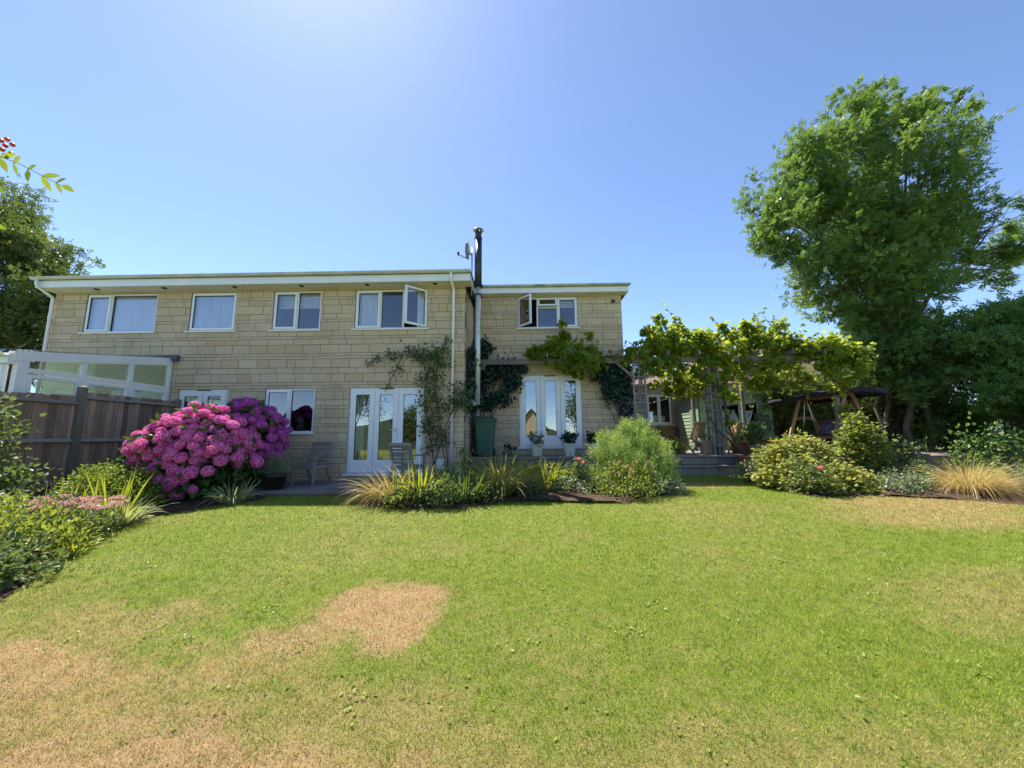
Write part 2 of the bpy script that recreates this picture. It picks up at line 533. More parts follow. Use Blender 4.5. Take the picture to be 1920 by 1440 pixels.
def ground():
    ys = np.concatenate([[-400, -200, -100, -60, -40, -25, -12, -6, -3], np.arange(-1, 15.1, .4), [18, 25, 40, 80, 200, 400]])
    xs = np.concatenate([[-400, -150, -60, -30], np.arange(-18, 18.1, 1.5), [30, 60, 150, 400]])
    X, Y = np.meshgrid(xs, ys)
    V = np.stack([X.ravel(), Y.ravel(), gz(Y.ravel())], 1)
    nx = len(xs)
    F = np.array([(j * nx + i, j * nx + i + 1, (j + 1) * nx + i + 1, (j + 1) * nx + i) for j in range(len(ys) - 1) for i in range(nx - 1)])
    return tag(link('lawn', np_mesh('lawn', V, F, smooth=True), M_LAWN), 'sloping garden lawn with scorched patches', kind='structure')
LAWN = ground()

BED_MID = [(-3.05, 6.74), (-2.59, 6.43), (-1.88, 6.18), (-1.02, 6.24), (-0.27, 6.71), (0.54, 7.51), (1.33, 7.33), (1.81, 6.57), (2.64, 7.21), (3.51, 8.97), (3.4, 10.0), (-1.4, 9.9), (-1.4, 8.6), (-2.6, 7.6)]
BED_R = [(5.9, 10.05), (5.6, 9.3), (5.07, 8.03), (5.29, 7.06), (6.4, 7.14), (7.38, 7.5), (7.6, 6.75), (8.05, 6.39), (9.6, 5.6), (13, 4.2), (15, 6), (15, 10.05)]
BED_L = [(-3.7, 2.0), (-4.1, 2.88), (-4.48, 3.35), (-4.75, 3.76), (-5.3, 4.46), (-5.81, 5.14), (-5.59, 5.38), (-5.59, 5.86), (-5.26, 6.46), (-4.76, 6.93), (-4.9, 7.3), (-5.6, 7.35), (-5.65, 9.1), (-8.66, 9.1), (-8.66, 5.3), (-8.4, 2.0)]
def inside(poly, x, y):
    r = np.zeros(np.shape(x), bool)
    for (x0, y0), (x1, y1) in zip(poly, poly[1:] + poly[:1]):
        c = ((y0 > y) != (y1 > y))
        with np.errstate(divide='ignore', invalid='ignore'):
            r ^= c & (x < (x1 - x0) * (y - y0) / (y1 - y0 + 1e-12) + x0)
    return r
def soil_bed(name, poly, label, dz=.02):
    bm = bmesh.new()
    vs = [bm.verts.new((x, y, 0)) for x, y in poly]
    bm.faces.new(vs)
    bmesh.ops.triangulate(bm, faces=bm.faces[:])
    for _ in range(3):
        bmesh.ops.subdivide_edges(bm, edges=[e for e in bm.edges if e.calc_length() > .5], cuts=1, use_grid_fill=True)
    rg = random.Random(3)
    for v in bm.verts:
        v.co.z = float(gz(v.co.y)) + (dz + rg.random() * .05 if not v.is_boundary else .006)
    me = bpy.data.meshes.new(name); bm.to_mesh(me); bm.free()
    return tag(link(name, me, M_SOIL), label, kind='structure')
soil_bed('flower_bed', BED_MID, 'dark soil of the bed below the terrace')
soil_bed('flower_bed', BED_R, 'dark soil of the bed at the right of the lawn')
soil_bed('flower_bed', BED_L, 'dark soil of the bed along the fence')

def grass():
    rng = np.random.default_rng(5)
    Ps, Ls, Ws = [], [], []
    for (y0, y1, hw, den, L, W) in ((1.5, 2.6, 6.0, 15000, .030, .0038), (2.6, 3.8, 7.2, 10500, .030, .0046), (3.8, 5.4, 9.2, 6200, .032, .006), (5.4, 7.6, 11.5, 3700, .034, .008), (7.6, 10.2, 9, 2600, .036, .010)):
        n = int((y1 - y0) * hw * 2 * den)
        x = rng.uniform(-hw, hw, n); y = rng.uniform(y0, y1, n)
        k = ~(inside(BED_MID, x, y) | inside(BED_L, x, y) | inside(BED_R, x, y)) & ~((x < -1.4) & (y > 7.32)) & (np.abs(x) < y * 1.75 + 1.8) & ~((y > 10.03)) & ~((x > 9.3) & (y > 7))& ~((x > 12))
        x, y = x[k], y[k]
        Ps.append(np.stack([x, y, gz(y) - .002], 1)); Ls.append(np.full(len(x), L)); Ws.append(np.full(len(x), W))
    P = np.concatenate(Ps); L = np.concatenate(Ls); W = np.concatenate(Ws)
    n = len(P)
    L = L * rng.uniform(.55, 1.35, n)
    D = rng.normal(size=(n, 3)) * .62; D[:, 2] = 1
    D = unit(D)
    an = rng.uniform(0, 2 * np.pi, n)
    S = np.stack([np.cos(an), np.sin(an), np.zeros(n)], 1) * (W * rng.uniform(.6, 1.3, n))[:, None] * .5
    V = np.stack([P - S, P + S, P + D * L[:, None]], 1).reshape(-1, 3)
    F = np.arange(n * 3).reshape(-1, 3)
    # colour value shared by little tufts
    cell = (np.floor(P[:, 0] * 14).astype(int) * 73856093 ^ np.floor(P[:, 1] * 14).astype(int) * 19349663) % 1000 / 1000.0
    r = np.clip(cell * .35 + rng.random(n) * .65, 0, 1)
    o = link('grass', np_mesh('grass', V, F, np.repeat(r, 3)), M_BLADE)
    tag(o, 'short mown grass of the lawn, green with straw-dry patches', 'grass', kind='stuff')
grass()

def weeds():
    rng = np.random.default_rng(8)
    c = np.stack([rng.uniform(-4, 7, 130), rng.uniform(1.9, 7, 130)], 1)
    k = ~(inside(BED_MID, c[:, 0], c[:, 1]) | inside(BED_L, c[:, 0], c[:, 1]) | inside(BED_R, c[:, 0], c[:, 1]))
    c = c[k]
    i = rng.integers(0, len(c), 1300)
    xy = c[i] + rng.normal(size=(1300, 2)) * rng.uniform(.03, .16, len(c))[i][:, None]
    P = np.stack([xy[:, 0], xy[:, 1], gz(xy[:, 1]) + .012], 1)
    D = rng.normal(size=(1300, 3)); D[:, 2] = np.abs(D[:, 2]) * .4
    o = leaves('lawn_weeds', P, D, rng.uniform(.02, .032, 1300), rng.uniform(.014, .02, 1300), leafmat('clover_leaf', (.09, .16, .02), (.26, .33, .06), trans=.3), None, rng, 'oval', .8)
    tag(o, 'clover and low broad-leaved weeds growing in the lawn', 'weeds', kind='stuff')
weeds()

# ------------------------------------------------------------------ stone courses
COURSES = [.15, .075, .225, .15, .225, .075, .075, .225, .15, .075, .15, .225, .075, .15, .225]
def chamfer_box(w, h, d):
    """block front at y=0 going back to +d, chamfered front edges, origin at its middle"""
    c = .006
    a, b = w / 2, h / 2
    v = [(-a, d, -b), (a, d, -b), (a, d, b), (-a, d, b), (-a, c, -b), (a, c, -b), (a, c, b), (-a, c, b), (-a + c, 0, -b + c), (a - c, 0, -b + c), (a - c, 0, b - c), (-a + c, 0, b - c)]
    f = [(8, 9, 10, 11)]
    for i in range(4):
        j = (i + 1) % 4
        f += [(i, j, j + 4, i + 4), (i + 4, j + 4, j + 8, i + 8)]
    return v, f
_bc = {}
def block_mesh(w, h, d, name='stone_block'):
    k = (round(w, 3), round(h, 3), d, name)
    if k not in _bc:
        me = bpy.data.meshes.new(name)
        v, f = chamfer_box(k[0], k[1], d)
        me.from_pydata(v, [], f)
        _bc[k] = me
    return _bc[k]

def course_blocks(x0, x1, z0, z1, holes, seed, courses=COURSES, lens=(.46, .46, .46, .46, .23, .34, .46), joint=.010):
    """rectangles (xa, xb, za, zb) of a coursed wall cut round its openings"""
    rg = random.Random(seed)
    out = []
    z, i = z0, 0
    while z < z1 - .03:
        h = min(courses[i % len(courses)], z1 - z)
        if z1 - (z + h) < .04: h = z1 - z
        i += 1
        x = x0 - rg.random() * .3
        spans = []
        while x < x1:
            l = rg.choice(lens)
            spans.append((max(x, x0), min(x + l, x1)))
            x += l
        cuts = sorted({z, z + h} | {e for hx0, hx1, hz0, hz1 in holes for e in (hz0, hz1) if z + .02 < e < z + h - .02})
        for a, b in spans:
            if b - a < .03: continue
            for za, zb in zip(cuts, cuts[1:]):
                segs = [(a, b)]
                for hx0, hx1, hz0, hz1 in holes:
                    if hz0 < zb - .005 and hz1 > za + .005:
                        ns = []
                        for s, e in segs:
                            if e <= hx0 or s >= hx1: ns.append((s, e)); continue
                            if s < hx0 - .03: ns.append((s, hx0))
                            if e > hx1 + .03: ns.append((hx1, e))
                        segs = ns
                for s, e in segs:
                    if e - s > .03: out.append((s + joint / 2, e - joint / 2, za + joint / 2, zb - joint / 2))
        z += h
    return out

def stone_wall(parent, rects, Y, seed, m=M_STONE, keep=300, hidden=None, depth=.05, axis='x'):
    """the blocks of a facade: the largest ones each an object, the rest one mesh"""
    rg = random.Random(seed)
    score = lambda r: (r[1] - r[0]) * (r[3] - r[2]) * (.1 if hidden and hidden((r[0] + r[1]) / 2, (r[2] + r[3]) / 2) else 1)
    rects = sorted(rects, key=score, reverse=True)
    rest_v, rest_f, rest_r = [], [], []
    for i, (a, b, c, d) in enumerate(rects):
        proud = rg.uniform(-.004, .005)
        if axis == 'x': loc, rz = ((a + b) / 2, Y + proud, (c + d) / 2), 0
        else: loc, rz = (Y - proud, (a + b) / 2, (c + d) / 2), math.pi / 2
        if i < keep:
            link('stone_block', block_mesh(b - a, d - c, depth), m, parent, loc=loc, rot=(0, 0, rz))
        else:
            v, f = chamfer_box(b - a, d - c, depth)
            k = len(rest_v)
            ca, sa = math.cos(rz), math.sin(rz)
            rest_v += [(p[0] * ca - p[1] * sa + loc[0], p[0] * sa + p[1] * ca + loc[1], p[2] + loc[2]) for p in v]
            rest_f += [tuple(q + k for q in ff) for ff in f]
            rest_r += [rg.random()] * len(v)
    if rest_v:
        o = link('stone_coursing', np_mesh('stone_coursing', np.array(rest_v), np.array(rest_f), np.array(rest_r)), m, parent)
        o['kind'] = 'stuff'

def wall_with_holes(mb, x0, x1, z0, z1, y0, y1, holes):
    xs = sorted({x0, x1} | {e for h in holes for e in h[:2] if x0 < e < x1})
    zs = sorted({z0, z1} | {e for h in holes for e in h[2:] if z0 < e < z1})
    solid = lambda a, b, c, d: not any(h[0] < (a + b) / 2 < h[1] and h[2] < (c + d) / 2 < h[3] for h in holes)
    for a, b in zip(xs, xs[1:]):
        run = None
        for c, d in zip(zs, zs[1:]):
            if solid(a, b, c, d): run = (run[0], d) if run else (c, d)
            elif run: mb.box(a, b, y0, y1, *run); run = None
        if run: mb.box(a, b, y0, y1, *run)

# ------------------------------------------------------------------ windows and doors
def frame_rect(mb, x0, x1, z0, z1, y0, y1, wd, bot=None, top=None):
    bot = bot or wd; top = top or wd
    mb.box(x0, x0 + wd, y0, y1, z0, z1); mb.box(x1 - wd, x1, y0, y1, z0, z1)
    mb.box(x0 + wd, x1 - wd, y0 + .002, y1 - .002, z0, z0 + bot); mb.box(x0 + wd, x1 - wd, y0 + .002, y1 - .002, z1 - top, z1)

def sash(parent, x0, x1, z0, z1, y, glass, wd=.055, bot=None, hinge=None, ang=0, handle=None, name='sash', top=None):
    """an opening light: its frame, dark gasket and pane; hinge 'l','r','t' turns it outward"""
    piv = Vector((x0 if hinge == 'l' else x1 if hinge == 'r' else (x0 + x1) / 2, y, z1 if hinge == 't' else (z0 + z1) / 2))
    rot = (0, 0, 0)
    if hinge == 'l': rot = (0, 0, -ang)
    elif hinge == 'r': rot = (0, 0, ang)
    elif hinge == 't': rot = (-ang, 0, 0)
    a, b, c, d = x0 - piv.x, x1 - piv.x, z0 - piv.z, z1 - piv.z
    bt = bot or wd; tp = top or wd
    mb = MB(); frame_rect(mb, a, b, c, d, -.022, .03, wd, bot, top)
    o = mb.build(name, M_UPVC, parent, loc=piv, rot=rot)
    g = MB(); frame_rect(g, a + wd - .002, b - wd + .002, c + bt - .002, d - tp + .002, -.010, .012, .010)
    g.build('seal', M_RUBBER, o, world=False)
    p = MB().box(a + wd + .004, b - wd - .004, -.002, .006, c + bt + .004, d - tp - .004)
    p.build('pane', glass, o, world=False)
    if handle:
        hx, hz, L = handle[0] - piv.x, handle[1] - piv.z, .11
        h = MB().box(hx - .014, hx + .014, -.045, -.0225, hz - .06, hz + .06).box(hx - (L if handle[2] < 0 else 0), hx + (L if handle[2] > 0 else 0), -.065, -.0455, hz + .01, hz + .032)
        h.build('handle', M_STEEL, o, world=False)
    return o

def pleats(parent, x0, x1, z0, z1, y, folds, rng, m=M_CURTAIN, amp=.03, wave=0.0, name='curtain'):
    n = max(12, int(folds * 8))
    vs, fs = [], []
    for i in range(n + 1):
        t = i / n
        x = x0 + (x1 - x0) * t
        yy = y + amp * math.sin(t * folds * 6.283) + rng.uniform(-.006, .006)
        for j in range(5):
            s = j / 4
            vs.append((x + wave * s * (1 - t), yy + .01 * math.sin(s * 3 + i), z1 + (z0 - z1) * s))
    for i in range(n):
        for j in range(4):
            fs.append((i * 5 + j, i * 5 + j + 1, i * 5 + j + 6, i * 5 + j + 5))
    mb = MB(); mb.add(vs, fs, True)
    return mb.build(name, m, parent)

def window(parent, Y, x0, x1, z0, z1, lights, sill=True, recess=.035, label=None):
    """white casement window; lights: (x0, x1, z0, z1, kind, angle)"""
    y0 = Y + recess
    mb = MB()
    frame_rect(mb, x0, x1, z0, z1, y0, y0 + .07, .045)
    for l in lights:
        if l[0] > x0 + .1: mb.box(l[0] - .022, l[0] + .022, y0 + .003, y0 + .067, max(l[2], z0 + .045), min(l[3], z1 - .045))
        if l[2] > z0 + .1: mb.box(max(l[0] + .022, x0 + .045), min(l[1] - .022, x1 - .045), y0 + .004, y0 + .066, l[2] - .022, l[2] + .022)
    o = mb.build('window', M_UPVC, parent)
    if label: o['label'] = label
    if sill:
        MB().box(x0 - .05, x1 + .05, Y - .055, y0 - .002, z0 - .035, z0 - .002).build('sill', M_UPVC, o)
    for l in lights:
        a, b = max(l[0] + .012, x0 + .035), min(l[1] - .012, x1 - .035)
        c, d = max(l[2] + .012, z0 + .035), min(l[3] - .012, z1 - .035)
        if l[4] == 'fixed':
            g = MB(); frame_rect(g, a + .008, b - .008, c + .008, d - .008, y0 + .02, y0 + .05, .012)
            g.build('seal', M_RUBBER, o)
            MB().box(a + .018, b - .018, y0 + .03, y0 + .04, c + .018, d - .018).build('pane', M_GLASS, o)
        else:
            sash(o, a, b, c, d, y0 - .010, M_GLASS, hinge=l[4] if l[4] in 'lrt' else None, ang=math.radians(l[5]) if len(l) > 5 else 0)
    return o

def french_doors(parent, Y, x0, x1, z0, z1, leaves_n, handle_at, label=None, low=.30, recess=.03, glass=None):
    y0 = Y + recess
    mb = MB(); frame_rect(mb, x0, x1, z0, z1, y0, y0 + .09, .05, bot=.03)
    o = mb.build('french_door', M_UPVC, parent)
    if label: o['label'] = label
    wd = (x1 - x0 - .08) / leaves_n
    for i in range(leaves_n):
        a = x0 + .04 + wd * i
        sash(o, a + .004, a + wd - .004, z0 + .025, z1 - .04, y0 - .008, glass or M_GLASSLOW, wd=.125, bot=low, top=.13, name='door_leaf',
             handle=(a + (wd - .05 if handle_at[1] > 0 else .05), (z0 + z1) / 2 - .02, -handle_at[1]) if i == handle_at[0] else None)
    MB().box(x0 - .05, x1 + .05, Y - .06, y0 - .002, z0 - .05, z0 - .002).build('sill', M_UPVC, o)
    MB().box((x0 + x1) / 2 - .17, (x0 + x1) / 2 + .17, y0 - .02, y0 - .001, z1 - .032, z1 - .012).build('trickle_vent', M_RUBBER, o)
    return o

# ------------------------------------------------------------------ main house
RG = random.Random(11)
F = 9.2
HX0, HX1, HZ0, HZ1, HBACK = -12.33, -1.41, .45, 5.47, 17.5
WINS = [(-11.46, -9.55), (-8.64, -7.40), (-6.43, -5.17), (-4.27, -2.38)]
UB, UT = 4.345, 5.40
HOLES = [(a, b, UB, UT) for a, b in WINS] + [(-6.45, -5.18, 1.71, 2.82), (-4.29, -2.41, .72, 2.82), (-8.69, -7.41, .72, 2.82)]
house = empty('house', (-6.87, 13, .45), label='long two-storey buff stone house with white windows and white eaves', cat='house')
mb = MB()
wall_with_holes(mb, HX0, HX1, HZ0, HZ1, F + .012, F + .28, HOLES)
mb.box(HX1 - .28, HX1 - .012, F + .28, HBACK, HZ0, HZ1)
mb.box(HX0 + .012, HX0 + .28, F + .28, HBACK, HZ0, HZ1)
mb.box(HX0 + .28, HX1 - .28, HBACK - .25, HBACK - .01, HZ0, HZ1)
hw = mb.build('wall', M_MORTAR, house)
hid = lambda x, z: (x < -4.9 and z < 2.1) or (x < -8.8 and z < 3.2)
stone_wall(hw, course_blocks(HX0, HX1, HZ0 + .05, HZ1, HOLES, 4), F, 5, hidden=hid)
stone_wall(hw, course_blocks(F + .01, 10.95, HZ0 + .3, HZ1, [], 8), HX1, 9, keep=0, axis='y')
MB().box(HX0 - .02, HX0 + .010, F + .02, HBACK, HZ0, HZ1).build('end_wall', M_BRICK, house)
# rooms behind the glass
ins = MB()
ins.box(HX0 + .3, HX1 - .3, 12.2, 12.3, HZ0 + .1, HZ1)
ins.box(HX0 + .3, HX1 - .3, F + .285, 12.195, 3.0, 3.25)
ins.box(HX0 + .3, HX1 - .3, F + .285, 12.195, HZ0 + .1, HZ0 + .2)
for x in (-9.1, -6.9, -4.7): ins.box(x - .05, x + .05, F + .285, 12.195, 3.255, HZ1)
for x in (-7.0, -4.75): ins.box(x - .05, x + .05, F + .285, 12.195, HZ0 + .205, 2.995)
ins.build('interior', M_DARKIN, house)
r4 = lambda i: (WINS[i][0], WINS[i][1])
a, b = r4(0); m1 = a + .66
w1 = window(house, F, a, b, UB, UT, [(a, m1, UB, UT, 's'), (m1, b, UB, UT, 'fixed')], label='wide two-light window with drawn net curtains')
pleats(w1, a + .05, b - .55, UB + .03, UT - .03, F + .13, 7, RG, amp=.045); pleats(w1, b - .8, b - .04, UB + .03, UT - .03, F + .145, 6, RG)
a, b = r4(1)
w2 = window(house, F, a, b, UB, UT, [(a, b, UB, UT, 's')], label='single-light window with drawn net curtains')
pleats(w2, a + .05, (a + b) / 2 + .08, UB + .03, UT - .03, F + .13, 5, RG, amp=.045); pleats(w2, (a + b) / 2 + .05, b - .04, UB + .03, UT - .03, F + .145, 5, RG)
a, b = r4(2); m1 = (a + b) / 2
w3 = window(house, F, a, b, UB, UT, [(a, m1, UB, UT, 's'), (m1, b, UB, UT, 'fixed')], label='two-light window with a half-lowered pale blind')
bl = MB()
for k in range(5): bl.box(a + .05, b - .05, F + .16 + .006 * k, F + .164 + .006 * k, UT - .10 - .08 * k, UT - .022 - .08 * k)
bl.build('blind', M_BLIND, w3)
a, b = r4(3); m1, m2 = a + .66, a + 1.25
w4 = window(house, F, a, b, UB, UT, [(a, m1, UB, UT, 's'), (m1, m2, UB, UT, 'fixed'), (m2, b, UB, UT, 'r', 42)], label='three-light window with its right casement open')
pleats(w4, a + .06, a + .55, UB + .03, UT - .03, F + .13, 5, RG); pleats(w4, b - .3, b - .05, UB + .03, UT - .03, F + .13, 3, RG)
a, b = -6.45, -5.18; m1 = a + .64
wl = window(house, F, a, b, 1.71, 2.82, [(a, m1, 1.71, 2.82, 's'), (m1, b, 1.71, 2.82, 'fixed')], label='ground-floor two-light window beside the hydrangea')
orn = MB()
orn.lathe([(0, 0), (.10, .01), (.12, .12), (.07, .24), (.09, .3), (.05, .38), (0, .4)], 12, (-5.62, F + .24, 1.73))
orn.box(-6.3, -5.4, F + .21, F + .29, 1.72, 1.75)
orn.build('window_ornament', M_DARKIN, wl)
fd1 = french_doors(house, F, -4.29, -2.41, .72, 2.82, 3, (1, 1), label='white three-leaf glazed doors opening on the patio')
pleats(fd1, -4.22, -3.98, .8, 2.78, F + .24, 3, RG); pleats(fd1, -2.62, -2.46, .8, 2.78, F + .24, 2, RG)
french_doors(house, F, -8.69, -7.41, .72, 2.82, 2, (1, -1), label='white double doors behind the hydrangea')
# eaves
MB().box(HX0 - .06, HX1 + .16, F - .36, F + .05, HZ1 - .015, HZ1 + .01).build('soffit', M_SOFFIT, house)
MB().box(HX0 - .08, HX1 + .18, F - .385, F - .361, HZ1 - .025, HZ1 + .16).build('fascia', M_UPVC, house)
MB().box(HX1 + .161, HX1 + .18, F - .36, 17.6, HZ1 - .02, HZ1 + .2).build('bargeboard', M_UPVC, house)
g = MB()
def gutter(mb, x0, x1, y, z, r=.058):
    vs, fs = [], []
    n = 8
    for x in (x0, x1):
        for k in range(n + 1):
            an = math.pi + math.pi * k / n
            vs.append((x, y + r * math.cos(an), z + r * 1.05 * math.sin(an)))
        for k in range(n, -1, -1):
            an = math.pi + math.pi * k / n
            vs.append((x, y + (r - .006) * math.cos(an), z + (r - .006) * math.sin(an)))
    q = 2 * (n + 1)
    for k in range(q): fs.append((k, (k + 1) % q, q + (k + 1) % q, q + k))
    fs += [tuple(range(q - 1, -1, -1)), tuple(range(q, 2 * q))]
    mb.add(vs, fs, False)
gutter(g, HX0 - .12, HX1 + .2, F - .45, HZ1 + .22, .062)
x = HX0 + .4
gut = g.build('gutter', M_GUTTER, house)
while x < HX1:
    q = MB(); gutter(q, x - .03, x + .03, F - .45, HZ1 + .222, .068)
    q.build('gutter_bracket', M_GUTTER, gut); x += 1.83
rf = MB()
rf.add([(HX0 - .1, F - .42, HZ1 + .215), (HX1 + .2, F - .42, HZ1 + .215), (HX1 + .2, 17.7, HZ1 + .5), (HX0 - .1, 17.7, HZ1 + .5),
        (HX0 - .1, F - .36, HZ1 + .165), (HX1 + .2, F - .36, HZ1 + .165), (HX1 + .2, 17.7, HZ1 + .3), (HX0 - .1, 17.7, HZ1 + .3)],
       [(0, 1, 2, 3), (7, 6, 5, 4), (0, 4, 5, 1), (1, 5, 6, 2), (2, 6, 7, 3), (3, 7, 4, 0)])
rf.build('roof', M_ROOF, house)
for x in (-11.0, -9.2, -7.35, -5.6, -3.9, -2.15):
    v = MB().lathe([(.0, -.012), (.055, -.012), (.06, 0), (.06, .006)], 14, (x, F - .2, HZ1 - .02))
    v.build('soffit_light', M_BLACK, house)
def downpipe(parent, x, y, top, bottom, gy, gzz, r=.036):
    p = MB()
    p.tube([(x, gy, gzz), (x, gy, gzz - .12), (x, gy + .03, gzz - .18), (x, y - .03, top + .05), (x, y, top), (x, y, bottom)], r, 10)
    o = p.build('downpipe', M_UPVC, parent)
    z = top - .5
    while z > bottom + .3:
        MB().tube([(x, y, z - .03), (x, y, z + .03)], r + .008, 10).box(x - .05, x + .05, y + r, F + .0 if y < F else y + .09, z - .02, z + .02).build('pipe_clip', M_UPVC, o)
        z -= 1.4
    return o
downpipe(house, -1.70, F - .06, 5.3, .6, F - .45, HZ1 + .17)
downpipe(house, HX0 + .03, F - .07, 5.25, .55, F - .45, HZ1 + .17)
MB().box(-2.06, -1.84, F - .05, F - .003, .82, 1.06).box(-2.04, -1.86, F - .06, F - .0505, .84, 1.04).build('meter_box', M_UPVC, house)
MB().lathe([(0, -.01), (.02, -.01), (.022, .012)], 10, (-3.05, F - .012, 4.02)).build('wall_vent', M_RUBBER, house)

# ------------------------------------------------------------------ wing
G = 10.96
WX0, WX1, WZ0, WZ1 = -1.40, 3.08, .6, 5.86
WHOLES = [(-.07, 1.75, 4.83, 5.80), (-.04, 1.79, 1.28, 3.38)]
wing = empty('house_wing', (.84, 13.5, .6), label='lower buff stone wing set back right of the main house, open casement above', cat='house')
mb = MB()
wall_with_holes(mb, WX0, WX1, WZ0, WZ1, G + .012, G + .28, WHOLES)
mb.box(WX1 - .28, WX1 - .012, G + .28, 17.2, WZ0, WZ1)
mb.box(WX0, WX1 - .28, 16.95, 17.19, WZ0, WZ1)
ww = mb.build('wall', M_MORTAR, wing)
stone_wall(ww, course_blocks(WX0 + .01, WX1, WZ0 + .02, WZ1, WHOLES, 21), G, 22)
stone_wall(ww, [(r[0], r[1], r[2], r[3]) for r in course_blocks(G + .01, 17.1, WZ0 + .3, WZ1, [], 23)], WX1 - .052, 24, keep=0, axis='y')
ins = MB()
ins.box(WX0 + .05, WX1 - .3, 13.6, 13.7, WZ0 + .1, WZ1); ins.box(WX0 + .05, WX1 - .3, G + .285, 13.59, 3.7, 3.95); ins.box(WX0 + .05, WX1 - .3, G + .285, 13.59, WZ0 + .1, 1.2)
ins.build('interior', M_DARKIN, wing)
a, b = -.07, 1.75; m1, m2 = a + .60, a + 1.21
ow = window(wing, G, a, b, 4.83, 5.80, [(a, m1, 4.83, 5.80, 'l', 50), (m1, m2, 4.83, 5.48, 'fixed'), (m1, m2, 5.48, 5.80, 't', 16), (m2, b, 4.83, 5.80, 's')], label='three-light window with its left casement swung open')
bl = MB()
for k in range(3): bl.box(m2 + .05, b - .05, G + .16 + .006 * k, G + .164 + .006 * k, 5.72 - .07 * (k + 1), 5.715 - .07 * k)
bl.build('blind', M_BLIND, ow)
fd2 = french_doors(wing, G, -.04, 1.79, 1.28, 3.38, 3, (1, 1), label='white three-leaf glazed doors on the raised terrace')
bl = MB()
for k in range(3): bl.box(.05, 1.7, G + .2 + .006 * k, G + .204 + .006 * k, 3.24 - .07 * (k + 1), 3.235 - .07 * k)
bl.build('blind', M_BLIND, fd2)
MB().box(WX0 + .02, WX1 + .14, G - .25, G + .05, WZ1 - .012, WZ1 + .012).build('soffit', M_SOFFIT, wing)
MB().box(WX0 + .02, WX1 + .16, G - .275, G - .251, WZ1 - .02, WZ1 + .15).build('fascia', M_UPVC, wing)
MB().box(WX1 + .141, WX1 + .16, G - .25, 17.3, WZ1 - .015, WZ1 + .18).build('bargeboard', M_UPVC, wing)
g = MB(); gutter(g, WX0 + .2, WX1 + .2, G - .335, WZ1 + .2, .058); g.build('gutter', mat('mossy_gutter', (.58, .60, .55), (.24, .32, .22), scale=3, rough=.7, lo=.35, hi=.65), wing)
rf = MB()
rf.add([(WX0 + .05, G - .31, WZ1 + .19), (WX1 + .18, G - .31, WZ1 + .19), (WX1 + .18, 17.4, WZ1 + .42), (WX0 + .05, 17.4, WZ1 + .42),
        (WX0 + .05, G - .25, WZ1 + .152), (WX1 + .18, G - .25, WZ1 + .152), (WX1 + .18, 17.4, WZ1 + .26), (WX0 + .05, 17.4, WZ1 + .26)],
       [(0, 1, 2, 3), (7, 6, 5, 4), (0, 4, 5, 1), (1, 5, 6, 2), (2, 6, 7, 3), (3, 7, 4, 0)])
rf.build('roof', M_ROOF, wing)
p = MB(); p.tube([(-1.24, G - .33, WZ1 + .15), (-1.24, G - .33, WZ1 - .03), (-1.26, G - .12, WZ1 - .3), (-1.26, G - .1, WZ1 - .4), (-1.26, G - .1, 1.1)], .06, 12)
p.tube([(-1.26, G - .1, 4.0), (-1.26, G - .1, 4.08)], .07, 12); p.tube([(-1.26, G - .1, 5.2), (-1.26, G - .1, 5.28)], .07, 12)
p.build('downpipe', M_UPVC, wing)
lm = MB().box(2.78, 2.86, G - .03, G - .001, 5.58, 5.68).tube([(2.82, G - .03, 5.63), (2.82, G - .12, 5.60)], [.025, .05], 10)
lm.build('security_lamp', M_BLACK, wing)

# ------------------------------------------------------------------ flue and satellite dish
flue = empty('flue_pipe', (-1.12, 9.55, 5.2), label='tall black flue pipe with round cowl at the corner of the house', cat='flue')
FX, FY = -1.12, 9.55
p = MB(); p.tube([(FX, FY, 5.55), (FX, FY, 6.95)], .10, 16); p.tube([(FX, FY, 6.94), (FX, FY, 6.985)], .108, 16); p.tube([(FX, FY, 6.98), (FX, FY, 7.16)], .085, 16)
p.build('pipe', M_BLACK, flue)
p = MB(); p.tube([(FX, FY, 2.4), (FX, FY, 5.56)], .07, 14); p.tube([(FX, FY, 4.3), (FX, FY, 4.36)], .078, 14); p.tube([(FX, FY, 2.45), (HX1 - .05, FY, 2.43)], .07, 14); p.build('lower_pipe', mat('pale_steel', (.66, .67, .68), (.55, .56, .57), rough=.35, metal=.3), flue)
c = MB(); c.lathe([(.0, .13), (.06, .115), (.15, .065), (.155, .055), (.14, .05), (0, .08)], 18, (FX, FY, 7.14))
for k in range(4):
    an = k * math.pi / 2 + .4
    c.bar((FX + .085 * math.cos(an), FY + .085 * math.sin(an), 7.12), (FX + .11 * math.cos(an), FY + .11 * math.sin(an), 7.21), .02, .008)
c.build('cowl', M_STEEL, flue)
for z in (5.62, 5.32):
    b_ = MB(); b_.bar((HX1 + .01, FY - .14, z), (FX + .1, FY - .14, z), .03, .035); b_.bar((HX1 + .01, FY + .14, z), (FX + .1, FY + .14, z), .03, .035)
    b_.bar((FX + .1, FY - .14, z), (FX + .1, FY + .14, z), .03, .035)
    b_.bar((HX1 + .025, FY - .14, z - .0), (HX1 + .025, FY - .14, z - .2 if z > 5.5 else z + .1), .03, .03)
    b_.build('bracket', M_BLACK, flue)
dish = empty('satellite_dish', (-1.27, 9.42, 5.3), label='small grey satellite dish seen edge-on beside the black flue', cat='satellite dish')
p = MB(); p.tube([(-1.27, 9.40, 5.28), (-1.27, 9.40, 6.62)], .018, 8); p.bar((-1.27, 9.40, 6.42), (-1.33, 9.40, 6.46), .05, .05); p.build('mast', M_STEEL, dish)
d_ = MB()
vs, fs = [], []
nr, na = 4, 20
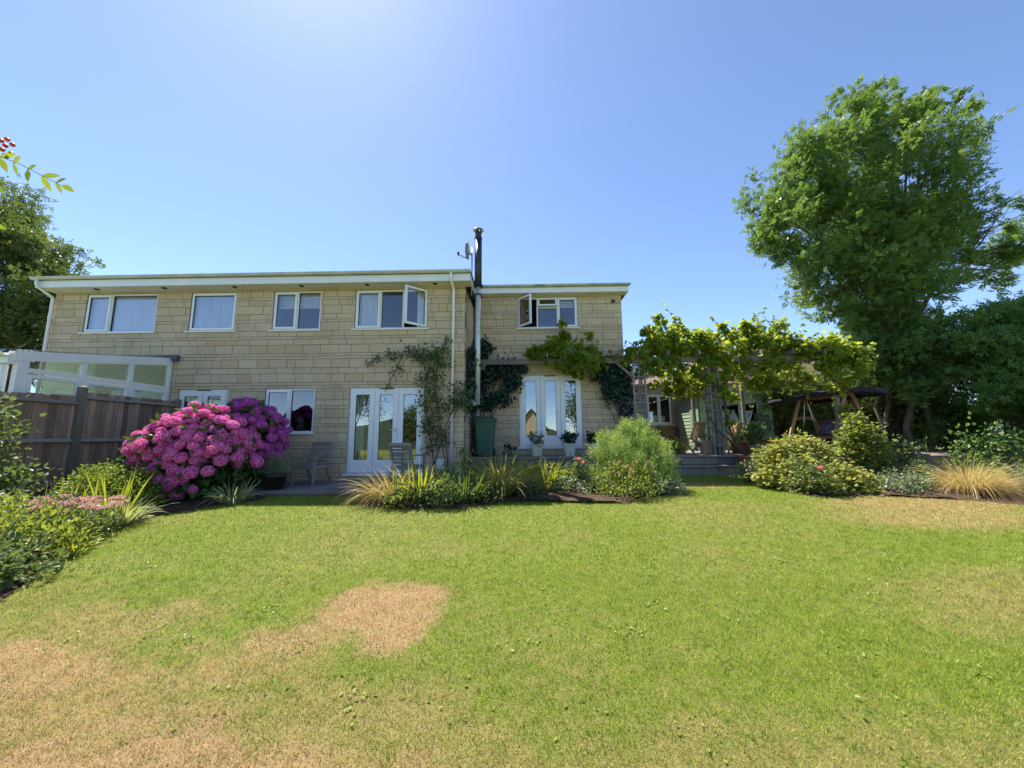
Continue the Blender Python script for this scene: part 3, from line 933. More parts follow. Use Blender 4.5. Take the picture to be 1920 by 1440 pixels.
for i in range(nr + 1):
    r = .25 * i / nr
    for k in range(na):
        an = 2 * math.pi * k / na
        vs.append((r * math.cos(an) * .88, r * math.sin(an) * 1.05, .6 * r * r))
for i in range(nr):
    for k in range(na):
        fs.append((i * na + k, i * na + (k + 1) % na, (i + 1) * na + (k + 1) % na, (i + 1) * na + k))
d_.add(vs, fs, True)
me = d_.mesh('reflector')
ro = link('reflector', me, mat('dish_grey', (.16, .17, .17), (.22, .23, .22), rough=.5), dish, loc=(-1.35, 9.38, 6.52), rot=(0, math.radians(-84), math.radians(-3)))
sd = ro.modifiers.new('thick', 'SOLIDIFY'); sd.thickness = .012
p = MB(); p.tube([(-1.345, 9.37, 6.28), (-1.46, 9.31, 6.31), (-1.60, 9.24, 6.36)], .011, 6); p.build('feed_arm', M_BLACK, dish)
p = MB(); p.tube([(-1.60, 9.24, 6.33), (-1.62, 9.23, 6.42)], .03, 8); p.tube([(-1.62, 9.23, 6.34), (-1.56, 9.26, 6.27), (-1.5, 9.29, 6.28), (-1.46, 9.31, 6.30)], .004, 4); p.build('receiver', M_BLACK, dish)

# ------------------------------------------------------------------ conservatory
CX = -8.95
cons = empty('conservatory', (-10.5, 7.8, .5), label='white framed lean-to conservatory behind the fence at far left', cat='conservatory')
p = MB()
p.bar((CX, 9.15, 3.54), (CX, 6.22, 3.06), .12, .17); p.build('raked_beam', M_UPVC, cons)
tz = lambda y: 3.06 + (y - 6.22) * .48 / 2.93 - .1
posts = [9.14, 8.22, 7.30, 6.36]
for y in posts:
    wd = .16 if y < 6.5 else .07
    MB().box(CX - .05, CX + .045, y - wd / 2, y + wd / 2, .5, tz(y) + .02).build('post', M_UPVC, cons)
MB().box(CX - .045, CX + .035, 6.37, 9.12, 2.80, 2.88).build('transom', M_UPVC, cons)
for ya, yb in zip(posts[1:], posts[:-1]):
    a, b = ya + (.085 if ya < 6.5 else .04), yb - .04
    mb = MB(); mb.add([(CX, a, 2.895), (CX, b, 2.895), (CX, b, tz(b)), (CX, a, tz(a)), (CX - .01, a, 2.895), (CX - .01, b, 2.895), (CX - .01, b, tz(b)), (CX - .01, a, tz(a))],
                      [(0, 1, 2, 3), (7, 6, 5, 4), (0, 4, 5, 1), (1, 5, 6, 2), (2, 6, 7, 3), (3, 7, 4, 0)])
    mb.build('pane', M_GLASSC, cons)
    mb = MB()
    for (q0, q1, r0, r1) in ((a, a + .055, 1.2, 2.77), (b - .055, b, 1.2, 2.77)): mb.box(CX - .03, CX + .06, q0, q1, r0, r1)
    for (r0, r1) in ((1.2, 1.28), (2.71, 2.77)): mb.box(CX - .028, CX + .058, a + .055, b - .055, r0, r1)
    ca = mb.build('casement', M_UPVC, cons)
    MB().box(CX - .005, CX + .005, a + .055, b - .055, 1.28, 2.71).build('pane', M_GLASSC, ca)
    MB().box(CX - .04, CX + .03, a, b, .5, 1.19).build('base_panel', M_UPVC, cons)
# front wall towards the garden
FYc = 6.30
MB().box(-12.3, CX + .02, FYc - .14, FYc - .02, 2.92, 3.10).build('front_beam', M_UPVC, cons)
g = MB(); gutter(g, -12.3, CX + .08, FYc - .21, 3.10, .06); g.build('gutter', M_UPVC, cons)
for x0_, x1_ in ((-9.86, -9.06), (-10.7, -9.9), (-11.5, -10.74), (-12.3, -11.54)):
    mb = MB(); frame_rect(mb, x0_, x1_, .5, 2.91, FYc - .1, FYc - .02, .1); ca = mb.build('casement', M_UPVC, cons)
    MB().box(x0_ + .1, x1_ - .1, FYc - .065, FYc - .055, .6, 2.81).build('pane', M_GLASSC, ca)
rf = MB(); rf.add([(CX + .05, FYc - .2, 3.16), (CX + .05, 9.18, 3.64), (-12.3, 9.18, 3.64), (-12.3, FYc - .2, 3.16), (CX + .05, FYc - .2, 3.12), (CX + .05, 9.18, 3.60), (-12.3, 9.18, 3.60), (-12.3, FYc - .2, 3.12)],
                  [(0, 1, 2, 3), (7, 6, 5, 4), (0, 4, 5, 1), (1, 5, 6, 2), (2, 6, 7, 3), (3, 7, 4, 0)])
rf.build('roof', glass_mat('roof_sheet', .10, (.80, .84, .82)), cons)
MB().box(-12.2, CX - .06, 9.13, 9.17, .56, 3.58).build('inner_wall', mat('cream_plaster', (.84, .86, .78), (.80, .82, .74), rough=.8), cons)
fl = MB(); fl.add([(-10.4, 9.188, 3.69), (-8.74, 9.188, 3.70), (-8.74, 9.188, 3.55), (-9.0, 9.188, 3.645), (-10.4, 9.188, 3.655),
                   (-10.4, 9.07, 3.665), (-8.74, 9.07, 3.69), (-8.74, 9.07, 3.53), (-9.0, 9.07, 3.635), (-10.4, 9.07, 3.645)],
                  [(4, 3, 2, 1, 0), (5, 6, 7, 8, 9), (0, 1, 6, 5), (1, 2, 7, 6), (2, 3, 8, 7), (3, 4, 9, 8), (4, 0, 5, 9)])
fl.build('flashing', M_LEAD, cons)
MB().box(-12.2, CX - .1, 6.4, 9.15, .52, .56).build('floor', M_PATIO, cons)

# ------------------------------------------------------------------ fence
FXX = -8.66
fence = empty('fence', (FXX, 7.2, .5), label='weathered brown closeboard fence running up to the house', cat='fence')
rg = random.Random(31)
y = 4.95
bcache = {}
while y < 9.14:
    wdt = rg.choice((.10, .105, .11, .115))
    top = (2.52 if y > 7.1 else 2.36 + .04 * (y - 5)) + rg.uniform(-.008, .008)
    k = (wdt, round(top, 2))
    if k not in bcache:
        h = top - .45
        bcache[k] = MB().add([(0, 0, 0), (.022, 0, 0), (.010, wdt + .012, 0), (0, wdt + .012, 0), (0, 0, h), (.022, 0, h), (.010, wdt + .012, h), (0, wdt + .012, h)],
                             [(3, 2, 1, 0), (4, 5, 6, 7), (0, 1, 5, 4), (1, 2, 6, 5), (2, 3, 7, 6), (3, 0, 4, 7)]).mesh('board')
    link('board', bcache[k], M_FENCE, fence, loc=(FXX - .03 + rg.uniform(-.003, .003), y, .45), rot=(rg.uniform(-.006, .006), 0, 0))
    y += wdt
for (ya, yb, zt) in ((7.14, 9.12, 2.42), (4.95, 7.03, 2.30)):
    for z in (zt, 1.58, .78):
        MB().add([(FXX - .005, ya, z - .05), (FXX + .07, ya, z - .035), (FXX + .07, ya, z - .015), (FXX - .005, ya, z + .03), (FXX - .005, yb, z - .05), (FXX + .07, yb, z - .035), (FXX + .07, yb, z - .015), (FXX - .005, yb, z + .03)],
                 [(0, 1, 2, 3), (7, 6, 5, 4), (0, 4, 5, 1), (1, 5, 6, 2), (2, 6, 7, 3), (3, 7, 4, 0)]).build('rail', M_FENCER, fence)
for y, zt in ((9.15, 2.58), (7.085, 2.64), (5.0, 2.42)):
    MB().box(FXX - .03, FXX + .085, y - .052, y + .052, .4, zt - .03).add([(FXX - .03, y - .052, zt - .03), (FXX + .085, y - .052, zt - .03), (FXX + .085, y + .052, zt - .03), (FXX - .03, y + .052, zt - .03), (FXX + .03, y, zt)],
        [(0, 1, 4), (1, 2, 4), (2, 3, 4), (3, 0, 4)]).build('post', M_POST, fence)

# ------------------------------------------------------------------ patio, terrace, retaining wall
patio = tag(MB().box(-5.62, HX1, 7.34, F + .0, .3, .535).build('patio', M_MORTAR), 'stone patio in front of the house', kind='structure')
rg = random.Random(41)
y = 7.30
while y < F - .05:
    d_ = min(.62, F - .004 - y)
    x = -5.64 - (rg.random() * .3)
    while x < HX1 - .02:
        l = rg.choice((.45, .6, .9))
        a, b = max(x, -5.64), min(x + l, HX1 - .004)
        if b - a > .05:
            link('paving_slab', block_mesh(b - a - .012, d_ - .012, .05, 'paving_slab'), M_PATIO, patio, loc=((a + b) / 2, y + d_ / 2, .565 + rg.uniform(-.004, .003)), rot=(math.radians(-90), 0, 0))
        x += l
    y += d_
TZ = 1.05
ter = MB(); ter.box(HX1 + .05, 3.34, 10.0, G - .0, .4, TZ - .045); ter.box(3.34, 16, 10.42, 24, .4, TZ - .045); ter.box(3.345, 10.6, 10.14, 10.415, .4, .745)
terrace = tag(ter.build('terrace', M_MORTAR), 'raised paved terrace behind the beds', kind='structure')
y = 10.40
while y < 13.5:
    x = 3.3 - rg.random() * .3
    while x < 11:
        l = rg.choice((.45, .6, .6, .9))
        a, b = max(x, 3.3), min(x + l, 11)
        if b - a > .08:
            link('paving_slab', block_mesh(b - a - .012, .6 - .012, .05, 'paving_slab'), M_PATIO, terrace, loc=((a + b) / 2, y + .3, TZ + rg.uniform(-.004, .003)), rot=(math.radians(-90), 0, 0))
        x += l
    y += .6
x = HX1 + .06
while x < 3.3:
    l = min(.6, 3.33 - x)
    link('paving_slab', block_mesh(l - .012, .93, .05, 'paving_slab'), M_PATIO, terrace, loc=(x + l / 2, 10.46, TZ + rg.uniform(-.004, .003)), rot=(math.radians(-90), 0, 0))
    x += l
ret = empty('retaining_wall', (6.5, 10.2, .5), label='two low grey stone block steps retaining the terrace', cat='wall')
def riser(x0, x1, y, z0, z1, dep):
    x = x0
    while x < x1 - .05:
        l = min(rg.choice((.38, .46, .62, .7)), x1 - x)
        link('stone_block', block_mesh(l - .014, z1 - z0 - .012, .06), M_GREYSTONE, ret, loc=(x + l / 2, y + rg.uniform(-.006, .006), (z0 + z1) / 2))
        x += l
    x = x0
    while x < x1 - .05:
        l = min(rg.choice((.6, .9)), x1 - x)
        link('coping', block_mesh(l - .012, dep, .05, 'coping'), M_GREYSTONE, ret, loc=(x + l / 2, y + dep / 2 - .04, z1 + .052 + rg.uniform(-.003, .003)), rot=(math.radians(-90), 0, 0))
        x += l
riser(3.3, 10.7, 10.08, .52, .745, .36)
riser(3.3, 10.7, 10.36, .80, .995, .12)
riser(HX1 + .06, 3.28, 9.95, .50, .74, .10)
riser(HX1 + .06, 3.28, 9.97, .75, .995, .10)
MB().box(3.28, 3.34, 9.98, 10.42, .45, TZ - .05).build('end_stone', M_GREYSTONE, ret)

# ------------------------------------------------------------------ foliage materials
L_ASH = leafmat('ash_leaf', (.04, .105, .026), (.175, .265, .052), trans=.43, tint=(.25, .38, .05), big=.45)
L_DARK = leafmat('dark_leaf', (.05, .115, .034), (.18, .28, .07), trans=.42)
L_LTREE = leafmat('plum_leaf', (.032, .07, .022), (.12, .165, .045), trans=.36)
L_HEDGE = leafmat('hedge_leaf', (.055, .09, .024), (.19, .23, .07), (.30, .28, .10), trans=.42)
L_IVY = leafmat('ivy_leaf', (.012, .032, .022), (.030, .065, .040), trans=.12, rough=.3, spec=.5)
L_VINE = leafmat('vine_leaf', (.08, .16, .02), (.23, .31, .035), (.46, .33, .04), trans=.58, tint=(.60, .66, .06))
L_ROSE = leafmat('rose_leaf', (.04, .08, .025), (.12, .17, .06), (.16, .10, .04), trans=.3)
L_HYD = leafmat('hydrangea_leaf', (.03, .065, .02), (.09, .16, .04), trans=.25)
L_BOX = leafmat('box_leaf', (.06, .115, .02), (.23, .29, .05), trans=.35)
L_SHRUB = leafmat('shrub_leaf', (.045, .085, .030), (.15, .20, .075), trans=.35)
L_GOLD = leafmat('golden_leaf', (.08, .14, .03), (.40, .41, .08), (.58, .40, .13), trans=.42, tint=(.5, .46, .08))
L_LIME = leafmat('lime_leaf', (.09, .14, .025), (.25, .29, .06), trans=.42)
L_ROSEMARY = leafmat('rosemary_leaf', (.09, .17, .035), (.34, .44, .12), trans=.38)
L_GREEN = leafmat('green_strap', (.045, .10, .018), (.14, .20, .04), trans=.35)
L_YGREEN = leafmat('yellow_strap', (.14, .20, .02), (.34, .36, .04), trans=.45, tint=(.5, .52, .04))
L_STRIPE = leafmat('pale_strap', (.16, .21, .07), (.42, .44, .24), trans=.35)
L_ORANGE = leafmat('tawny_grass', (.27, .20, .07), (.54, .42, .20), (.52, .36, .27), trans=.4)
L_BRONZE = leafmat('bronze_grass', (.19, .20, .055), (.44, .39, .14), trans=.45)
L_GREY = leafmat('grey_leaf', (.10, .135, .075), (.27, .32, .20), trans=.25)
L_ROWAN = leafmat('rowan_leaf', (.12, .19, .02), (.24, .32, .03), trans=.5, tint=(.45, .52, .03))
L_PINK = leafmat('pink_petal', (.50, .045, .27), (.82, .20, .52), trans=.25, rough=.6)
L_SEDUM = leafmat('sedum_flower', (.46, .20, .26), (.68, .42, .46), trans=.25)
L_SALMON = leafmat('salmon_petal', (.60, .12, .08), (.80, .28, .18), trans=.3)
L_ROSEPINK = leafmat('rose_petal', (.62, .16, .18), (.80, .36, .36), trans=.3)

def gzf(y): return float(gz(y))

def stems(name, pts_list, r0, r1, m, parent, n=5):
    mb = MB()
    for pts in pts_list:
        k = len(pts)
        mb.tube(pts, [r0 + (r1 - r0) * i / max(1, k - 1) for i in range(k)], n)
    return mb.build(name, m, parent)

def wig(a, b, rng, n=5, amp=.08):
    a, b = np.array(a, float), np.array(b, float)
    L = np.linalg.norm(b - a)
    out = []
    for i in range(n):
        t = i / (n - 1)
        p = a + (b - a) * t + (rng.normal(size=3) * amp * L * math.sin(math.pi * t) if 0 < i < n - 1 else 0)
        out.append(tuple(p))
    return out

def shrub(name, base, lobes, n, L, W, m, label, seed, tpl='rhomb', group=None, cat='shrub', up=.6, upd=.3, per=14, clump=.26, inner=.35, stem_r=.02, nst=6, part='foliage', bias=(0, 0, 0)):
    rng = np.random.default_rng(seed)
    o = empty(name, base, label=label, cat=cat, group=group)
    P, O, tone = scatter(lobes, n, rng, clump, per, inner)
    k = P[:, 2] > gz(P[:, 1]) + .02
    P, O, tone = P[k], O[k], tone[k]
    D = O * .6 + rng.normal(size=P.shape) * .55 + np.array([0, 0, upd]) + np.array(bias)
    leaves(part, P, D, L * rng.uniform(.7, 1.25, len(P)), W * rng.uniform(.7, 1.25, len(P)), m, o, rng, tpl, up, tone)
    ls = sorted(lobes, key=lambda q: -q[3])[:nst]
    b = np.array(base, float)
    stems('stem', [wig(b + np.array([rng.normal() * .05, rng.normal() * .05, -.03]), (l[0], l[1], l[2] + l[3] * .3), rng) for l in ls], stem_r, stem_r * .3, M_TWIG, o)
    return o

def mound(cx, cy, z0, rx, ry, h, k, seed, r=.3):
    """balls over a dome shape"""
    rg = random.Random(seed)
    out = []
    for i in range(k):
        t = (i + .5) / k
        el = math.asin(t * .95)
        an = i * 2.39996 + rg.random() * .5
        rr = r * rg.uniform(.75, 1.2)
        out.append((cx + (rx - rr * .7) * math.cos(el) * math.cos(an), cy + (ry - rr * .7) * math.cos(el) * math.sin(an), z0 + (h - rr * .8) * math.sin(el) + .1, rr))
    out.append((cx, cy, z0 + h * .4, min(rx, ry, h) * .55))
    return out

def clump(name, base, n, L, W, droop, m, label, seed, spread=.5, foot=.12, lean=(0, 0), cat='plant', group=None, seg=5, part='blades', up=1.0):
    rng = np.random.default_rng(seed)
    o = empty(name, base, label=label, cat=cat, group=group)
    an = rng.uniform(0, 2 * np.pi, n)
    fr = foot * np.sqrt(rng.random(n))
    P = np.stack([base[0] + fr * np.cos(an), base[1] + fr * np.sin(an), np.full(n, base[2] - .02)], 1)
    s = spread * rng.random(n) ** .7
    D = np.stack([np.cos(an) * s + lean[0], np.sin(an) * s + lean[1], np.full(n, up)], 1) + rng.normal(size=(n, 3)) * .06
    straps(part, P, D, L * rng.uniform(.55, 1.15, n), W * rng.uniform(.7, 1.2, n), droop * rng.uniform(.4, 1.3, n), m, o, rng, seg)
    return o

# ------------------------------------------------------------------ trees
def tree(name, base, lobes, n, L, W, m, label, seed, trunk_r, fork, tpl='pinnate', group=None, clump=.22, per=16, upd=.1, inner=.25, limb=.07, bias=(0, 0, 0), up=.6, split=False):
    rng = np.random.default_rng(seed)
    o = empty(name, base, label=label, cat='tree', group=group)
    sub = boughs(lobes, seed) if split else lobes
    b = np.array(base, float); f = np.array(fork, float)
    mb = MB()
    tp = wig(b - np.array([0, 0, .2]), f, rng, 6, .02)
    mb.tube(tp, [trunk_r * (1.25 if i == 0 else 1 - .35 * i / 5) for i in range(6)], 10)
    mb.build('trunk', M_BARK, o)
    mb = MB()
    for l in lobes:
        c = np.array(l[:3])
        st = np.array(tp[rng.integers(3, 6)])
        mid = st + (c - st) * .5 + np.array([0, 0, .12 * np.linalg.norm(c - st)]) + rng.normal(size=3) * .25
        mb.tube([st, (st + mid) / 2 + rng.normal(size=3) * .1, mid, (mid + c) / 2 + rng.normal(size=3) * .12, c], [limb, limb * .85, limb * .6, limb * .42, limb * .25], 6)
        for q in range(max(4, int(l[3] * 6))):
            e = c + unit(rng.normal(size=3)) * l[3] * rng.uniform(.6, 1.0)
            s0 = mid + (c - mid) * rng.uniform(.3, 1.0)
            mb.tube([s0, (s0 + e) / 2 + rng.normal(size=3) * .1, e], [limb * .25, limb * .16, limb * .06], 4, cap=False)
    mb.build('branches', M_BARK, o)
    P, O, tone = scatter(sub, n, rng, clump, per, inner)
    D = O * .5 + rng.normal(size=P.shape) * .6 + np.array([0, 0, upd]) + np.array(bias)
    c = leaves('crown', P, D, L * rng.uniform(.7, 1.25, n), W * rng.uniform(.8, 1.2, n), m, o, rng, tpl, up, tone)
    return o

def boughs(lobes, seed, k=4.5, f=.45, rmin=.32, rmax=.62):
    rg = random.Random(seed)
    out = []
    for l in lobes:
        x, y, z, r = l[:4]
        n = max(2, int(k * r * r + 2.5))
        for i in range(n):
            zz = 1 - 2 * (i + .5) / n
            an = i * 2.39996 + rg.random()
            q = math.sqrt(1 - zz * zz)
            d = r * rg.uniform(.55, .92)
            rr = min(rmax, max(rmin, r * f)) * rg.uniform(.7, 1.25)
            out.append((x + q * math.cos(an) * d, y + q * math.sin(an) * d, z + zz * d, rr, .75))
    return out
ASH = [(13.96, 14, 14.33, 1.25), (15.9, 15, 14.56, 1.5), (16.56, 13.5, 13.32, 1.2), (16.71, 14, 14.86, 0.7), (11.73, 13.4, 12.1, 1.35), (11.04, 14.3, 11.16, 1.5), (14.86, 15.5, 12.93, 2.2), (14.65, 13, 10.83, 1.9), (9.94, 14, 9.61, 0.9), (11.02, 13, 8.79, 1.65), (15.63, 15.5, 10.13, 2.2), (17.07, 14.5, 9.75, 1.25), (17.42, 13, 9.4, 0.6), (19.8, 14.5, 9.0, 0.9), (12.27, 14.5, 7.69, 1.25), (12.64, 13, 6.73, 1.4), (16.2, 15.5, 8.1, 1.1), (16.9, 13.5, 7.9, 0.6), (18.93, 14, 7.4, 0.75), (13.48, 14.5, 5.8, 1.0), (13.11, 13, 4.87, 1.05), (15.6, 15, 6.13, 0.8),
       (12.9, 14, 13.3, .8), (15.2, 14, 15.6, .5), (13.95, 14, 15.6, .5), (17.5, 13.6, 14.5, .45), (16.9, 14, 15.4, .4), (12.4, 14, 13.4, .5), (11.0, 14, 12.6, .45), (9.9, 14, 10.7, .4), (17.6, 14, 12.2, .5), (9.5, 14, 9.0, .4), (19.0, 14, 8.6, .8), (18.6, 13.6, 10.2, .6), (19.6, 14, 10.0, .6), (18.2, 14.2, 9.2, .6), (18.6, 14.2, 8.4, .8), (10.4, 13.5, 10.4, .8), (13.0, 14.0, 10.2, 1.5), (11.4, 13.6, 7.0, 1.0), (12.2, 13.4, 5.6, .9), (14.4, 13.6, 5.0, 1.1), (14.2, 13.2, 7.6, 1.5), (15.4, 14.0, 8.8, 1.4), (13.2, 13.4, 8.6, 1.4), (12.6, 12.8, 4.4, .8), (13.2, 13, 3.7, .8), (14.4, 13.2, 3.7, .8), (12.4, 13, 3.5, .6), (13.6, 12.8, 2.9, .55)]
tree('ash_tree', (14.0, 14.3, 1.0), ASH, 29000, .26, .28, L_ASH, 'tall feathery green ash tree towering over the pergola at right', 101, .22, (14.2, 14.3, 6.6), limb=.065, per=15, clump=.24, inner=.2, bias=(.12, 0, .1), split=True)
DARK = [(14.3, 11.5, 4.37, 1.15), (14.38, 12.3, 4.22, 1.0), (16.9, 12.5, 5.0, 1.0), (14.33, 10.9, 3.59, 1.1), (13.54, 11.2, 3.02, .9), (14.01, 12.5, 3.73, .86), (13.58, 10.7, 2.7, .7), (15.88, 11.5, 4.35, 1.4), (15.03, 11.0, 2.9, 1.0), (17.1, 12.7, 5.8, .6), (13.35, 13.0, 4.01, .9), (15.6, 10.3, 3.4, 1.0), (17, 11.5, 4.6, 1.3), (12.9, 12.2, 3.5, .8), (13.0, 11.6, 4.4, .7), (12.3, 12.6, 4.3, .8), (14.6, 10.6, 2.3, .8), (16.4, 10.6, 2.8, 1.0)]
tree('hazel_tree', (15.0, 11.9, .6), DARK, 17000, .22, .20, L_DARK, 'dark green spreading tree with low boughs at the right edge', 102, .12, (15.0, 11.9, 2.6), tpl='cluster', limb=.045, per=14, inner=.2, clump=.28, split=True)
LT = [(-24.49, 16, 11.52, 1.58), (-27.59, 17, 13.05, 2.5), (-22.93, 16, 10.14, 1.3), (-23.6, 15, 9.15, 1.95), (-24.16, 16.5, 8.79, 1.85), (-22.22, 16.5, 9.84, 1.2), (-20.52, 16, 9.57, 0.6), (-21.16, 15.5, 8.08, 1.6), (-22.8, 16, 6.52, 1.77), (-24.98, 16.5, 6.18, 2.0), (-22.0, 17, 6.8, 1.2), (-21.6, 16.5, 5.12, 1.28), (-21.88, 17, 8.82, 1.08), (-20.9, 16.5, 6.6, 1.2)]
tree('plum_tree', (-23.6, 16.4, .6), LT, 15000, .28, .26, L_LTREE, 'leafy tree rising behind the house at far left', 103, .22, (-23.6, 16.4, 5.2), tpl='cluster', limb=.08, per=14, inner=.2, clump=.28, split=True)

# thin trunks in a row behind the swing seat
rng = np.random.default_rng(77)
TR = [(12.4, 13.2, .05), (12.75, 13.5, .07), (13.15, 13.1, .10), (13.55, 13.4, .06), (13.9, 13.2, .09), (14.25, 13.5, .05), (11.95, 13.6, .05)]
tlab = ['leftmost thin bare stem behind the swing seat', 'second thin stem from the swing seat', 'thick pale trunk in the row of stems behind the swing', 'slim stem just right of the thick pale trunk', 'leaning trunk in the middle of the row of stems', 'rightmost slim stem in the row behind the swing', 'bare stem nearest the black canopy']
order = sorted(range(len(TR)), key=lambda i: TR[i][0] / TR[i][1])
tl2 = ['bare stem nearest the black swing canopy', 'second bare stem right of the black swing canopy', 'third stem right of the black swing canopy', 'thick pale trunk in the row of stems right of the swing', 'slim stem just right of the thick pale trunk', 'leaning trunk second from the right in the row of stems', 'rightmost slim stem in the row right of the swing']
order.sort(key=lambda i: TR[i][0] / TR[i][1])
for k, i in enumerate(order):
    x, y, r = TR[i]
    o = empty('sapling', (x, y, 1.0), label=('thick pale trunk in the row of stems right of the swing seat' if r == .10 else 'stem number %d' % k), cat='tree', group='row of thin trunks behind the swing seat')
    o['label'] = ['bare stem nearest the black swing canopy, first of the row', 'thin stem second in the row right of the black canopy', 'stem third in the row right of the black canopy', 'thick pale trunk midway in the row of stems', 'slim stem just right of the thick pale trunk', 'sturdy stem second from the right end of the row', 'slim stem at the right end of the row of stems'][k] if r != .10 else 'thickest pale trunk in the row of stems right of the swing'
    top = (x + rng.normal() * .25, y + rng.normal() * .2, 4.6 + rng.random())
    mb = MB(); pts = wig((x, y, .9), top, rng, 6, .03); mb.tube(pts, [r * (1.1 - .5 * q / 5) for q in range(6)], 8); mb.build('trunk', M_BARK, o)
    mb = MB()
    for q in range(4):
        s = Vector(pts[rng.integers(2, 6)]); e = s + Vector((rng.normal() * .4, rng.normal() * .3, rng.random() * .7 + .2))
        mb.tube([s, (s + e) / 2 + Vector((0, 0, .05)), e], [r * .35, r * .25, r * .1], 4, cap=False)
    mb.build('branches', M_BARK, o)
    lob = [(top[0] + rng.normal() * .2, top[1] + rng.normal() * .2, top[2] - .5 + rng.random() * .6, .55) for q in range(2)]
    P, O, tone = scatter(lob, 260, rng, .3, 10)
    leaves('crown', P, O * .5 + rng.normal(size=P.shape) * .6, .17, .15, L_HEDGE, o, rng, 'cluster', .6, tone)

# hedge behind the terrace: separate shrubs that meet
HB = [('hedge_shrub', (9.6, 14.3), 'loose green shrub directly behind the shed corner', 1.1, 3.3), ('hedge_shrub', (10.6, 14.4), 'bushy hedge shrub behind the far end of the swing', 1.0, 3.4),
      ('hedge_shrub', (11.6, 14.4), 'hedge shrub behind the middle of the swing canopy', 1.0, 3.2), ('hedge_shrub', (12.6, 14.6), 'tall hedge shrub behind the near end of the swing', 1.1, 3.4),
      ('hedge_shrub', (13.8, 14.8), 'hedge shrub behind the row of bare stems', 1.2, 3.2), ('hedge_shrub', (15.3, 14.4), 'dark shrub in the shade right of the bare stems', 1.3, 2.8), ('hedge_shrub', (16.8, 13.4), 'shaded shrub at the far right under the spreading tree', 1.5, 3.2), ('hedge_shrub', (14.6, 13.4), 'deep green shrub filling the gap behind the bare stems', 1.3, 2.6), ('hedge_shrub', (18.6, 13.0), 'outermost dark shrub at the right edge', 1.7, 3.6)]
for i, (nm, (x, y), lab, r, h) in enumerate(HB):
    shrub(nm, (x, y, 1.0), mound(x, y, .9, r, .8, h, 12, 200 + i, .55), 3000, .19, .17, L_HEDGE if i < 5 else L_DARK, lab, 210 + i, 'cluster', 'hedge shrubs behind the terrace', per=12)

# ------------------------------------------------------------------ hydrangeas
def flower_head_mesh(seed):
    rg = random.Random(seed)
    n = 40
    vs, fs, rr = [], [], []
    for i in range(7):
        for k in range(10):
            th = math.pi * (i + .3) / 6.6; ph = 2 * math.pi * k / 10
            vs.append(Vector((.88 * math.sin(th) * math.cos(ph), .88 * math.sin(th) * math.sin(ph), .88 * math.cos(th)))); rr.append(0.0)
    for i in range(6):
        for k in range(10):
            fs.append((i * 10 + k, (i + 1) * 10 + k, (i + 1) * 10 + (k + 1) % 10, i * 10 + (k + 1) % 10))
    for i in range(n):
        z = 1 - 1.55 * (i + .5) / n
        an = i * 2.39996
        s = math.sqrt(max(0, 1 - z * z))
        d = Vector((s * math.cos(an), s * math.sin(an), z)).normalized()
        c = d * (1 + rg.uniform(-.06, .08))
        x = d.orthogonal().normalized(); y = d.cross(x)
        a0 = rg.random() * 6.28
        q = rg.random()
        for p in range(4):
            a = a0 + p * math.pi / 2
            u = x * math.cos(a) + y * math.sin(a); v = -x * math.sin(a) + y * math.cos(a)
            k = len(vs)
            vs += [c - d * .03, c + u * .19 + v * .16 + d * .09, c + u * .34 + d * rg.uniform(-.04, .10), c + u * .19 - v * .16 + d * .09]
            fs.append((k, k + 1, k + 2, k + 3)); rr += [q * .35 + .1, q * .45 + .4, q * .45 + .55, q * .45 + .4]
    return np_mesh('flower_head', np.array([tuple(v) for v in vs]), np.array(fs), np.array(rr))
def hyd_mat(name, a, b, c):
    m, t, bs, o = new_mat(name)
    at = N(t, 'ShaderNodeAttribute', attribute_name='rnd').outputs['Fac']
    r = N(t, 'ShaderNodeObjectInfo').outputs['Random']
    ab = mixc(t, r, a, b)
    col = mixc(t, contrast(t, at, 0, .35), mixc(t, .4, ab, (.02, .03, .012)), mixc(t, contrast(t, at, .3, 1.0), ab, c))  # shade between florets painted in: dark core and petal bases, paler tips
    t.links.new(col, bs.inputs['Base Color'])
    bs.inputs['Roughness'].default_value = .65; bs.inputs['Specular IOR Level'].default_value = .2
    tr = N(t, 'ShaderNodeBsdfTranslucent'); t.links.new(col, tr.inputs[0])
    mx = N(t, 'ShaderNodeMixShader'); mx.inputs[0].default_value = .3
    t.links.new(bs.outputs[0], mx.inputs[1]); t.links.new(tr.outputs[0], mx.inputs[2]); t.links.new(mx.outputs[0], o.inputs[0])
    return m
M_HPINK = hyd_mat('hydrangea_pink', (.80, .06, .32), (.72, .09, .48), (.96, .38, .66))
M_HPURP = hyd_mat('hydrangea_purple', (.40, .035, .36), (.56, .06, .38), (.78, .26, .66))  # purple petals, with the tint of shade partly put into the colour
